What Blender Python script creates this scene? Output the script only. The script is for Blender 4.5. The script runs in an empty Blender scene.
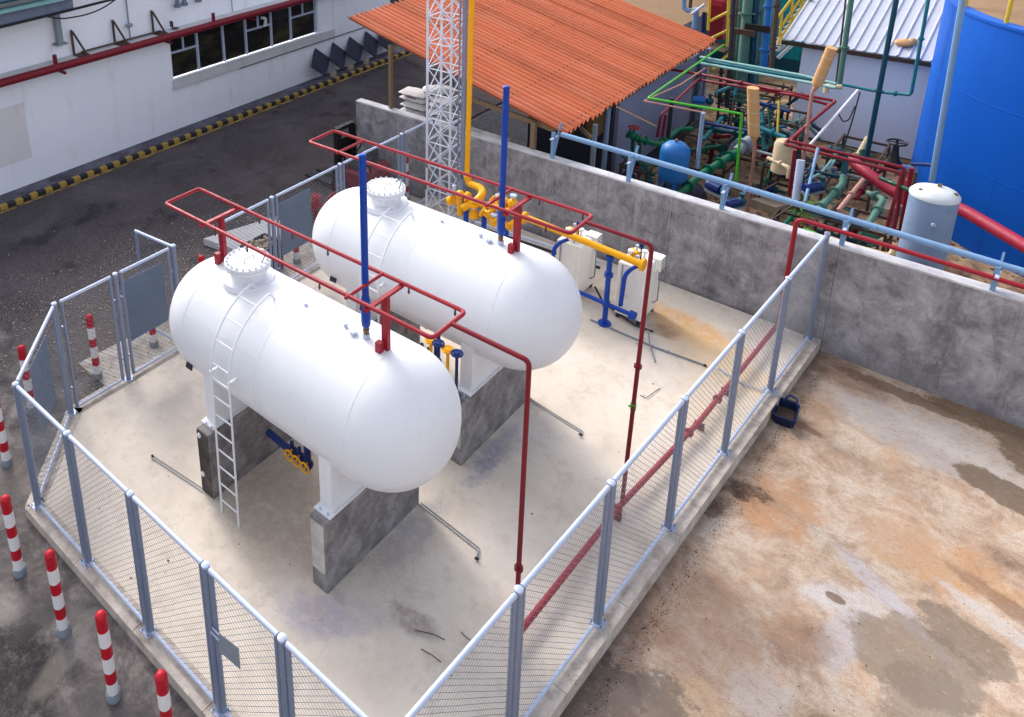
import bpy, bmesh, math, random
from mathutils import Vector, Matrix, noise
random.seed(7)
R = math.radians
scn = bpy.context.scene
COL = scn.collection

# ---------------------------------------------------------------- camera
cam_d = bpy.data.cameras.new('camera'); cam = bpy.data.objects.new('camera', cam_d)
COL.objects.link(cam)
F_PX, PPX, PPY = 817.628, 305.787, 70.303
PITCH, YAW, ROLL = R(18.299), R(135.252), R(-2.476)
fw = Vector((math.cos(PITCH)*math.cos(YAW), math.cos(PITCH)*math.sin(YAW), -math.sin(PITCH)))
rt0 = Vector((math.sin(YAW), -math.cos(YAW), 0)); up0 = rt0.cross(fw)
rt = rt0*math.cos(ROLL) + up0*math.sin(ROLL); up = up0*math.cos(ROLL) - rt0*math.sin(ROLL)
m3 = Matrix((rt, up, -fw)).transposed()
cam.matrix_world = Matrix.Translation((8.947, -3.387, 8.951)) @ m3.to_4x4()
cam_d.sensor_width = 36.0
cam_d.lens = F_PX/1024*36.0
cam_d.shift_x = (512-PPX)/1024
cam_d.shift_y = -(358.5-PPY)/1024
cam_d.clip_start = 0.1; cam_d.clip_end = 2000
scn.camera = cam

# ---------------------------------------------------------------- sky and sun
SUN_TO = Vector((-1.3, 0.42, 1.02)).normalized()      # towards the sun
world = bpy.data.worlds.new("World"); scn.world = world; world.use_nodes = True
wt = world.node_tree; wt.nodes.clear()
sky = wt.nodes.new('ShaderNodeTexSky'); sky.sky_type = 'NISHITA'; sky.sun_disc = False
sky.sun_elevation = math.asin(SUN_TO.z); sky.sun_rotation = math.atan2(SUN_TO.x, SUN_TO.y)
sky.air_density = 1.0; sky.dust_density = 4.0; sky.ozone_density = 1.0; sky.altitude = 50
hs = wt.nodes.new('ShaderNodeHueSaturation'); hs.inputs['Saturation'].default_value = 0.46
bg = wt.nodes.new('ShaderNodeBackground'); bg.inputs['Strength'].default_value = 0.15
wo = wt.nodes.new('ShaderNodeOutputWorld')
wt.links.new(sky.outputs[0], hs.inputs['Color']); wt.links.new(hs.outputs[0], bg.inputs[0]); wt.links.new(bg.outputs[0], wo.inputs[0])
sl = bpy.data.lights.new('sun', 'SUN'); sl.energy = 0.56; sl.angle = R(11); sl.color = (1.0, 0.955, 0.9)
so = bpy.data.objects.new('sun', sl); COL.objects.link(so)
so.rotation_euler = SUN_TO.to_track_quat('Z', 'Y').to_euler()
scn.view_settings.view_transform = 'Standard'; scn.view_settings.look = 'None'
scn.view_settings.exposure = 1.3; scn.view_settings.gamma = 1.0; scn.view_settings.use_curve_mapping = False

# ---------------------------------------------------------------- materials
def lin(c):
    return tuple(((v/255)/12.92 if v/255 <= .04045 else ((v/255+.055)/1.055)**2.4) for v in c) + (1,)

class NT:
    def __init__(s, name):
        s.m = bpy.data.materials.new(name); s.m.use_nodes = True; s.t = s.m.node_tree
        s.b = s.t.nodes['Principled BSDF']
        s.tc = s.t.nodes.new('ShaderNodeTexCoord').outputs['Object']; s.pn = None
    def n(s, ty, **kw):
        x = s.t.nodes.new(ty)
        for k, v in kw.items(): setattr(x, k, v)
        return x
    def L(s, a, b): s.t.links.new(a, b)
    def noise(s, scale, detail=4, rough=.55, vec=None, stretch=None, dist=0):
        x = s.n('ShaderNodeTexNoise'); x.inputs['Scale'].default_value = scale
        x.inputs['Detail'].default_value = detail; x.inputs['Roughness'].default_value = rough
        x.inputs['Distortion'].default_value = dist
        v = vec or s.tc
        if stretch:
            mp = s.n('ShaderNodeMapping'); mp.inputs['Scale'].default_value = stretch; s.L(v, mp.inputs['Vector']); v = mp.outputs[0]
        s.L(v, x.inputs['Vector']); return x.outputs['Fac']
    def ramp(s, fac, stops):
        x = s.n('ShaderNodeValToRGB'); e = x.color_ramp.elements
        while len(e) < len(stops): e.new(.5)
        for i, (p, c) in enumerate(stops):
            e[i].position = p; e[i].color = c if len(c) == 4 else tuple(c)+(1,)
        s.L(fac, x.inputs[0]); return x.outputs[0]
    def step(s, fac, a, b, lo=0., hi=1.):
        x = s.n('ShaderNodeMapRange'); x.interpolation_type = 'SMOOTHSTEP'
        x.inputs['From Min'].default_value = a; x.inputs['From Max'].default_value = b
        x.inputs['To Min'].default_value = lo; x.inputs['To Max'].default_value = hi
        s.L(fac, x.inputs['Value']); return x.outputs['Result']
    def math(s, op, a, b=None):
        x = s.n('ShaderNodeMath', operation=op)
        for i, v in enumerate((a, b)):
            if v is None: continue
            if isinstance(v, (int, float)): x.inputs[i].default_value = v
            else: s.L(v, x.inputs[i])
        return x.outputs[0]
    def mix(s, fac, a, b, mode='MIX'):
        x = s.n('ShaderNodeMix', data_type='RGBA', blend_type=mode)
        if isinstance(fac, (int, float)): x.inputs[0].default_value = fac
        else: s.L(fac, x.inputs[0])
        for i, v in ((6, a), (7, b)):
            if isinstance(v, tuple): x.inputs[i].default_value = v if len(v) == 4 else v+(1,)
            else: s.L(v, x.inputs[i])
        return x.outputs[2]
    def blob(s, cx, cy, rx, ry, rot=0, edge=.35, warp=.5, wscale=1.6, solid=False):
        '''irregular patch of stain or painted shade: an ellipse in the ground plane with a ragged, patchy outline'''
        mp = s.n('ShaderNodeMapping', vector_type='TEXTURE')
        mp.inputs['Location'].default_value = (cx, cy, 0); mp.inputs['Rotation'].default_value = (0, 0, R(rot))
        mp.inputs['Scale'].default_value = (rx, ry, 1)
        sep = s.n('ShaderNodeSeparateXYZ'); s.L(s.tc, sep.inputs[0])
        cmb = s.n('ShaderNodeCombineXYZ'); s.L(sep.outputs[0], cmb.inputs[0]); s.L(sep.outputs[1], cmb.inputs[1])
        s.L(cmb.outputs[0], mp.inputs['Vector'])
        ln = s.n('ShaderNodeVectorMath', operation='LENGTH'); s.L(mp.outputs[0], ln.inputs[0])
        nz = s.noise(wscale, 10, .74)
        d = s.math('ADD', ln.outputs['Value'], s.math('MULTIPLY', s.math('SUBTRACT', nz, .5), warp*2.4))
        m1 = s.step(d, 1.0-edge, 1.0+edge, 1., 0.)
        if solid: return m1
        if s.pn is None: s.pn = s.step(s.noise(7, 10, .8), .38, .56, .5, 1.)
        return s.math('MULTIPLY', m1, s.pn)
    def col(s, v):
        if isinstance(v, tuple): s.b.inputs['Base Color'].default_value = v if len(v) == 4 else v+(1,)
        else: s.L(v, s.b.inputs['Base Color'])
    def rough(s, v):
        if isinstance(v, (int, float)): s.b.inputs['Roughness'].default_value = v
        else: s.L(v, s.b.inputs['Roughness'])
    def bump(s, h, strength=.3, dist=.01):
        x = s.n('ShaderNodeBump'); x.inputs['Strength'].default_value = strength; x.inputs['Distance'].default_value = dist
        s.L(h, x.inputs['Height']); s.L(x.outputs[0], s.b.inputs['Normal'])

def paint(name, c, rough=.4, var=.14, dirt=None, dscale=3., metal=0., bump=.08, spec=.3, damt=.5):
    """paint or bare metal with uneven tone, grime patches and a slightly uneven surface"""
    k = NT(name); c = lin(c)
    a = tuple(max(0, v*(1-var)) for v in c[:3]); b = tuple(min(1, v*(1+var)) for v in c[:3])
    out = k.mix(k.noise(2.3, 5, .6), a, b)
    out = k.mix(k.step(k.noise(38, 3, .6), .4, .75, 0, .5), out, tuple(v*(1-var*.9) for v in c[:3]))
    d = lin(dirt)[:3] if dirt else tuple(v*.45 for v in c[:3])
    out = k.mix(k.step(k.noise(dscale, 7, .68), .54, .78, 0, damt), out, d)
    k.col(out); k.b.inputs['Metallic'].default_value = metal
    k.rough(k.step(k.noise(9, 4), .3, .7, max(.05, rough-.12), min(1, rough+.15)))
    k.b.inputs['Specular IOR Level'].default_value = spec
    k.bump(k.noise(24, 4), bump, .004)
    return k.m

def concrete(name, base, dark, light, scale=1., stretch=None, bump=.25, extra=None):
    k = NT(name)
    n1 = k.noise(1.1*scale, 9, .66, stretch=stretch, dist=.4)
    out = k.ramp(n1, [(.28, lin(dark)), (.5, lin(base)), (.72, lin(light))])
    n2 = k.noise(6*scale, 8, .7, dist=.6)
    out = k.mix(k.step(n2, .5, .72, 0, .5), out, lin(dark))
    n3 = k.noise(90, 3, .6)
    out = k.mix(k.step(n3, .42, .7, 0, .28), out, lin(dark))
    if extra: out = extra(k, out)
    k.col(out); k.rough(.85); k.b.inputs['Specular IOR Level'].default_value = .25
    h = k.math('ADD', k.noise(14, 6, .7), k.math('MULTIPLY', n3, .5)); k.bump(h, bump, .01)
    return k.m

M = {}
M['white'] = None
def tank_white():
    k = NT('tank_white_paint')
    out = k.mix(k.noise(1.4, 4), lin((229, 229, 232)), lin((220, 221, 226)))
    out = k.mix(k.step(k.noise(1.2, 8, .7, stretch=(3.5, 3.5, .35)), .55, .8, 0, .35), out, lin((205, 200, 194)))
    out = k.mix(k.step(k.noise(30, 5, .7), .62, .76, 0, .25), out, lin((170, 165, 160)))
    out = k.mix(k.step(k.noise(1.6, 10, .8, stretch=(7, 7, .3)), .57, .68, 0, .3), out, lin((186, 172, 156)))
    out = k.mix(k.step(k.noise(2.4, 10, .8), .56, .7, 0, .22), out, lin((196, 194, 196)))
    k.col(out); k.rough(k.step(k.noise(5, 8, .75), .35, .65, .3, .55)); k.bump(k.math('ADD', k.noise(1.7, 3), k.math('MULTIPLY', k.noise(40, 4, .7), .06)), .14, .012); k.b.inputs['Specular IOR Level'].default_value = .35
    return k.m
M['white'] = tank_white()
M['galv'] = paint('galvanised_steel', (130, 141, 164), .42, .12, (120, 128, 146), 5, .25)
M['galvl'] = paint('pale_grey_rail_paint', (180, 190, 214), .4, .1, (150, 155, 170), 5, .1)
M['mast'] = paint('mast_white_paint', (214, 218, 230), .4, .08, (150, 150, 160), 6)
M['wire'] = paint('mesh_wire', (122, 126, 136), .5, .1, None, 5, .3)
M['red'] = paint('red_pipe_paint', (148, 26, 42), .42, .16, (110, 22, 30), 6)
M['dkred'] = paint('dark_red_pipe_paint', (118, 20, 36), .42, .16, (80, 16, 24), 6)
M['redlt'] = paint('faded_red_paint', (152, 36, 60), .45, .12, (150, 40, 60), 6)
M['blue'] = paint('royal_blue_paint', (8, 62, 156), .4, .14, (14, 44, 110), 6)
M['dkblue'] = paint('dark_blue_paint', (20, 44, 104), .4, .14, None, 6)
M['tubblue'] = paint('tub_dark_blue_plastic', (10, 26, 66), .5, .2, None, 6)
M['yellow'] = paint('yellow_pipe_paint', (238, 168, 14), .36, .12, (170, 110, 20), 6)
M['cream'] = paint('cream_enamel', (238, 236, 228), .4, .04, (170, 160, 142), 4, damt=.4)
M['ltblue'] = paint('pale_blue_pipe_paint', (118, 152, 188), .4, .12, (96, 112, 128), 7)
M['tealpipe'] = paint('teal_pipe_paint', (34, 116, 128), .45, .18, (44, 70, 74), 6)
M['aqua'] = paint('pale_aqua_pipe_paint', (126, 170, 170), .45, .16, (92, 104, 98), 8)
M['dkteal'] = paint('dark_teal_pipe_paint', (12, 66, 82), .45, .2, (24, 40, 46), 6)
M['green'] = paint('green_pipe_paint', (10, 98, 68), .42, .2, (14, 60, 44), 6)
M['dkgreen'] = paint('dark_green_pipe_paint', (14, 74, 60), .45, .2, (10, 34, 30), 6)
M['sage'] = paint('sage_green_pipe_paint', (78, 118, 106), .5, .16, (84, 92, 80), 6)
M['lime'] = paint('bright_green_pipe_paint', (64, 160, 36), .45, .12, (50, 120, 40), 6)
M['tan'] = paint('tan_lagging_wrap', (196, 152, 104), .7, .12, (160, 118, 74), 5)
M['pink'] = paint('pinkish_pipe_paint', (164, 120, 110), .6, .14, (120, 84, 74), 6)
M['beige'] = paint('beige_pipe_paint', (196, 178, 146), .6, .14, (130, 106, 76), 6)
M['black'] = paint('black_steel', (28, 28, 32), .5, .3, (60, 50, 44), 6)
M['brown'] = paint('brown_steel', (74, 58, 50), .6, .25, (120, 70, 44), 6)
M['brass'] = paint('brown_brass', (120, 92, 54), .4, .2, None, 6, .4)
M['rail_y'] = paint('yellow_rail_paint', (206, 176, 56), .45, .14, (120, 96, 40), 6)
M['grey'] = paint('mid_grey_paint', (132, 140, 150), .55, .14, (88, 88, 90), 5)
M['mat'] = paint('bluish_rubber_mat', (58, 60, 78), .7, .2, (40, 40, 50), 5)
M['dark'] = paint('dark_grey_rubber', (50, 50, 62), .7, .25, (30, 30, 36), 5)
M['sign'] = paint('blue_grey_sign_back', (104, 122, 146), .5, .08, (80, 92, 110), 4)
M['wood'] = paint('weathered_timber', (128, 108, 84), .8, .2, (80, 62, 46), 8)
M['pebblew'] = paint('pale_rubble', (176, 160, 140), .9, .3, (110, 88, 66), 6)
M['tankblue'] = None
def big_blue():
    k = NT('big_tank_blue_paint')
    out = k.mix(k.noise(.5, 6, .6), lin((0, 90, 190)), lin((4, 74, 168)))
    out = k.mix(k.step(k.noise(1.0, 8, .7, stretch=(3, 3, .18)), .5, .78, 0, .6), out, lin((0, 56, 136)))
    out = k.mix(k.step(k.noise(22, 6, .75), .66, .74, 0, .6), out, lin((40, 92, 156)))
    k.col(out); k.rough(.55); k.b.inputs['Specular IOR Level'].default_value = .18; k.bump(k.noise(1.6, 4), .12, .05)
    return k.m
M['tankblue'] = big_blue()
M['smallblue'] = paint('small_tank_blue_paint', (34, 102, 168), .4, .12, (30, 80, 140), 4)
M['greytank'] = paint('grey_blue_tank_paint', (122, 142, 170), .5, .1, (94, 108, 132), 5, damt=.6)
M['greycap'] = paint('pale_grey_tank_cap', (196, 200, 204), .5, .08, (140, 136, 130), 5)

def wallmat(name, a, b, stain, rust=False):
    k = NT(name)
    out = k.mix(k.noise(.7, 6, .6), lin(a), lin(b))
    out = k.mix(k.step(k.noise(1.3, 9, .7, stretch=(2.2, 2.2, .5)), .52, .8, 0, .5), out, lin(stain))
    out = k.mix(k.step(k.noise(17, 7, .75), .62, .74, 0, .3), out, lin(stain))
    k.col(out); k.rough(.8); k.bump(k.noise(8, 7, .7), .16, .02); k.b.inputs['Specular IOR Level'].default_value = .3
    return k.m
M['whwall'] = wallmat('whitewashed_wall', (240, 240, 246), (228, 228, 238), (196, 186, 186))
M['whpatch'] = wallmat('patched_plaster', (226, 220, 222), (210, 204, 208), (172, 162, 158))
M['ledge'] = wallmat('dusty_ledge', (206, 204, 206), (186, 182, 184), (134, 118, 108))
M['hutwall'] = wallmat('lavender_hut_wall', (238, 243, 252), (228, 234, 248), (196, 200, 222))
M['shedwall'] = wallmat('grey_blue_render', (150, 156, 180), (130, 134, 158), (98, 94, 104))
M['tealwall'] = wallmat('teal_painted_sheet', (22, 150, 156), (14, 124, 134), (20, 84, 92))
M['fascia'] = wallmat('blue_grey_fascia', (120, 130, 150), (98, 106, 128), (74, 74, 84))

def orange_roof(f=1.):
    k = NT('terracotta_sheet_paint')
    out = k.mix(k.noise(.8, 6, .6), lin((208*f, 116*f, 78*f)), lin((184*f, 96*f, 62*f)))
    out = k.mix(k.step(k.noise(1.2, 8, .7, stretch=(.25, 2.4, 1)), .45, .72, 0, .6), out, lin((212, 132, 100)))
    out = k.mix(k.step(k.noise(1.6, 9, .72, stretch=(.3, 3, 1)), .55, .74, 0, .6), out, lin((150, 72, 52)))
    out = k.mix(k.step(k.noise(9, 8, .8), .64, .72, 0, .6), out, lin((112, 74, 70)))
    k.col(out); k.rough(.7); k.b.inputs['Specular IOR Level'].default_value = .3; k.bump(k.noise(12, 6), .15, .01)
    return k.m
M['orange'] = orange_roof()
M['orange2'] = orange_roof(.93)
M['whiteroof'] = paint('pale_grey_roof_sheet', (178, 182, 194), .5, .08, (150, 146, 150), 2, .1)
M['tanroof'] = paint('brown_tan_roof_sheet', (136, 108, 80), .8, .15, (104, 80, 58), 2)

def wall_extra(k, out):
    out = k.mix(k.step(k.noise(1.0, 9, .72, stretch=(1.6, 1, .35), dist=.8),   .5, .66, 0, .5), out, lin((92, 89, 94)))
    out = k.mix(k.step(k.noise(1.3, 9, .75, stretch=(2.4, 1, .22), dist=.5), .58, .7, 0, .55), out, lin((176, 172, 180)))
    sep = k.n('ShaderNodeSeparateXYZ'); k.L(k.tc, sep.inputs[0])
    out = k.mix(k.step(k.noise(7, 10, .8, stretch=(1.3, 1, .6)), .52, .64, 0, .55), out, lin((172, 168, 170)))
    out = k.mix(k.step(k.noise(5, 10, .8, stretch=(1.6, 1, .5)), .56, .66, 0, .4), out, lin((84, 81, 86)))
    out = k.mix(k.step(k.noise(2.2, 12, .85, stretch=(3.2, 1, .16)), .54, .64, 0, .45), out, lin((188, 184, 186)))
    out = k.mix(k.step(k.noise(2.7, 12, .85, stretch=(3.0, 1, .14)), .56, .64, 0, .5), out, lin((84, 80, 84)))
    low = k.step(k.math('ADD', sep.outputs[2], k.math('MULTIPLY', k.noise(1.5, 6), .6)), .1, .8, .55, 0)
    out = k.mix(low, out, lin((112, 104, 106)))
    return out
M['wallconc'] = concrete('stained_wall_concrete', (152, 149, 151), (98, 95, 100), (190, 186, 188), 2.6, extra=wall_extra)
M['coping'] = concrete('pale_coping', (204, 202, 206), (170, 166, 170), (222, 220, 224), 2)
M['plinth'] = concrete('plinth_concrete', (128, 124, 124), (86, 82, 84), (168, 164, 162), 3)
M['plinthpale'] = concrete('plinth_pale_render', (190, 184, 178), (150, 144, 138), (214, 208, 202), 3)
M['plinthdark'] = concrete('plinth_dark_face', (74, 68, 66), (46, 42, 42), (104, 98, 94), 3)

def pad_extra(k, out):
    B = k.blob
    out = k.mix(k.step(k.noise(.9, 8, .65), .45, .75, 0, .5), out, lin((200, 186, 168)))
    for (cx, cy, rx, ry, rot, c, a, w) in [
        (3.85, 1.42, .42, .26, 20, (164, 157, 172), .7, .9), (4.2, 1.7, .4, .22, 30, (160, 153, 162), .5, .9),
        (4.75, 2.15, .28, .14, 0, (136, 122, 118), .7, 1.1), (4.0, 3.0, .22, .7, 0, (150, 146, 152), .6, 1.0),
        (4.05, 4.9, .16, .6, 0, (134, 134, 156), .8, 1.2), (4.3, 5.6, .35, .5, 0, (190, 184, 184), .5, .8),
        (2.6, 2.3, 1.1, .9, 0, (168, 152, 134), .75, .4), (2.4, 4.8, 1.4, .8, 0, (176, 160, 140), .5, .5),  # brown blobs under the tanks: the shade there, painted into the pad colour
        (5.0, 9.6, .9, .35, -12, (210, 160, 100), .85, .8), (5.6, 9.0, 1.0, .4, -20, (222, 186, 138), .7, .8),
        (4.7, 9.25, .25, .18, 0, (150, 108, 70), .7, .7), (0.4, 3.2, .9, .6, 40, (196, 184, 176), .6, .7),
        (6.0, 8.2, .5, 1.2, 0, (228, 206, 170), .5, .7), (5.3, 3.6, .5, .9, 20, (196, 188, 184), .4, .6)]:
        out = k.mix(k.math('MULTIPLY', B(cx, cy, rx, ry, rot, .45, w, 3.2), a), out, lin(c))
    out = k.mix(k.step(k.noise(26, 4, .7), .7, .74, 0, .5), out, lin((120, 110, 104)))
    out = k.mix(k.step(k.noise(2.2, 10, .8), .5, .62, 0, .4), out, lin((176, 164, 150)))
    cr = k.n('ShaderNodeTexVoronoi', feature='DISTANCE_TO_EDGE'); cr.inputs['Scale'].default_value = .55
    wv = k.n('ShaderNodeVectorMath', operation='ADD'); nz_ = k.n('ShaderNodeTexNoise'); nz_.inputs['Scale'].default_value = 2.5; nz_.inputs['Detail'].default_value = 6
    k.L(k.tc, nz_.inputs['Vector']); sc_ = k.n('ShaderNodeVectorMath', operation='SCALE'); sc_.inputs['Scale'].default_value = .5; k.L(nz_.outputs['Color'], sc_.inputs[0]); k.L(k.tc, wv.inputs[0]); k.L(sc_.outputs[0], wv.inputs[1]); k.L(wv.outputs[0], cr.inputs['Vector'])
    out = k.mix(k.step(cr.outputs['Distance'], .0, .005, .18, 0), out, lin((120, 110, 102)))
    out = k.mix(k.step(k.noise(5, 8, .75, dist=.3), .6, .68, 0, .25), out, lin((168, 156, 150)))
    return out
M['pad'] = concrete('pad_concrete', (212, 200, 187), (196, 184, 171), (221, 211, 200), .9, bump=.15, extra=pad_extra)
M['rim'] = concrete('kerb_rim_concrete', (190, 178, 168), (134, 122, 114), (212, 202, 192), 3.5, bump=.4)
M['rimside'] = concrete('kerb_side_concrete', (140, 134, 134), (94, 86, 84), (172, 164, 160), 3, bump=.4)

def asphalt():
    k = NT('worn_asphalt')
    out = k.ramp(k.noise(.55, 9, .7, dist=.5), [(.3, lin((58, 52, 55))), (.52, lin((76, 69, 72))), (.75, lin((98, 90, 92)))])
    grit = k.noise(42, 4, .85)
    gr = k.step(grit, .5, .64, 0, 1)
    # loose pale grit, heaviest beside the gates
    near = k.math('ADD', k.blob(-3.2, 3.2, 2.3, 2.6, 20, .6, .5, 1.2), .34)
    out = k.mix(k.math('MULTIPLY', gr, k.math('MINIMUM', near, .9)), out, lin((168, 158, 152)))
    out = k.mix(k.math('MULTIPLY', k.blob(-2.6, 3.6, 1.7, 2.4, 0, .6, .5, 1.2), .45), out, lin((128, 118, 112)))
    out = k.mix(k.step(k.noise(3.2, 9, .78, stretch=(1, 1.8, 1)), .56, .7, 0, .45), out, lin((110, 102, 102)))
    out = k.mix(k.step(k.noise(1.2, 5, .6), .55, .68, 0, .5), out, lin((40, 36, 39)))
    k.col(out); k.rough(.92); k.b.inputs['Specular IOR Level'].default_value = .12
    k.bump(k.math('ADD', grit, k.noise(18, 5, .7)), .5, .012)
    return k.m
M['asphalt'] = asphalt()

def yard_left():
    k = NT('oily_yard_concrete'); B = k.blob
    out = k.ramp(k.noise(2.2, 12, .78, dist=.3), [(.34, lin((52, 47, 47))), (.5, lin((92, 85, 84))), (.66, lin((138, 130, 127)))])
    for (cx, cy, rx, ry, rot, c, a, w) in [
        (1.55, -1.25, .7, .4, 20, (26, 25, 28), .98, .6), (2.3, -1.45, .75, .35, 0, (30, 28, 31), .95, .6),
        (1.3, -.75, .25, .35, 0, (60, 56, 56), .7, .7), (0.9, -.95, .35, .2, 10, (140, 132, 128), .6, .9),
        (1.9, -.45, .5, .18, 0, (130, 123, 120), .5, .9), (3.3, -.9, .8, .4, 0, (84, 80, 78), .6, .6),
        (-1.2, -.1, .8, .4, 20, (120, 110, 104), .6, .8), (2.1, -1.0, .12, .3, 20, (128, 120, 112), .5, .9)]:
        out = k.mix(k.math('MULTIPLY', B(cx, cy, rx, ry, rot, .4, w, 3.), a), out, lin(c))
    out = k.mix(k.step(k.noise(55, 3, .7), .5, .7, 0, .4), out, lin((92, 88, 86)))
    # dirt gathered along the kerb
    k.col(out); k.rough(.8); k.b.inputs['Specular IOR Level'].default_value = .3
    k.bump(k.noise(30, 7, .75), .4, .01)
    return k.m
M['yardleft'] = yard_left()

def yard_right():
    k = NT('rust_stained_yard_concrete'); B = k.blob
    out = k.ramp(k.noise(1.5, 12, .8, dist=.3), [(.32, lin((118, 94, 78))), (.44, lin((172, 146, 124))), (.54, lin((198, 176, 156))), (.66, lin((210, 200, 190)))])
    out = k.mix(k.step(k.noise(1.1, 12, .8, stretch=(1.8, .8, 1)), .5, .62, 0, .65), out, lin((192, 154, 122)))
    out = k.mix(k.step(k.noise(2.6, 12, .82, stretch=(.8, 1.5, 1)), .54, .64, 0, .5), out, lin((146, 118, 98)))
    out = k.mix(k.step(k.noise(3.1, 12, .82), .57, .66, 0, .55), out, lin((204, 194, 188)))
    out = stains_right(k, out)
    out = k.mix(k.step(k.noise(9, 12, .85, stretch=(1, 2.2, 1)), .52, .62, 0, .45), out, lin((128, 98, 78)))
    out = k.mix(k.step(k.noise(14, 10, .85), .55, .64, 0, .5), out, lin((208, 192, 178)))
    out = k.mix(k.step(k.noise(28, 8, .85), .58, .66, 0, .7), out, lin((88, 70, 60)))
    out = k.mix(k.step(k.noise(75, 4, .8), .45, .62, 0, .5), out, lin((128, 106, 92)))
    k.col(out)
    k.rough(k.step(k.noise(2, 6), .4, .6, .6, .95)); k.b.inputs['Specular IOR Level'].default_value = .3
    k.bump(k.math('ADD', k.noise(9, 10, .8), k.noise(60, 5, .8)), .5, .012)
    return k.m

def soil():
    k = NT('brown_soil')
    out = k.ramp(k.noise(.9, 10, .75, dist=.6), [(.3, lin((60, 44, 34))), (.44, lin((124, 96, 72))), (.54, lin((180, 148, 116))), (.72, lin((198, 172, 142)))])
    out = k.mix(k.step(k.noise(4, 8, .8), .5, .66, 0, .8), out, lin((58, 44, 36)))
    out = k.mix(k.step(k.noise(12, 8, .8), .58, .66, 0, .5), out, lin((160, 144, 124)))
    k.col(out); k.rough(.95); k.bump(k.noise(10, 8, .75), .7, .05); return k.m
M['soil'] = soil()
def glass():
    k = NT('dark_window_glass')
    out = k.mix(k.step(k.noise(1.2, 5, .6, stretch=(1, .7, 2)), .45, .7), lin((26, 26, 26)), lin((64, 58, 40)))
    k.col(out); k.rough(.12); k.b.inputs['Specular IOR Level'].default_value = .4; return k.m
M['glass'] = glass()

# ---------------------------------------------------------------- mesh builder
def wloc(o):
    v = Vector((0, 0, 0))
    while o is not None: v += o.location; o = o.parent
    return v

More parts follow.
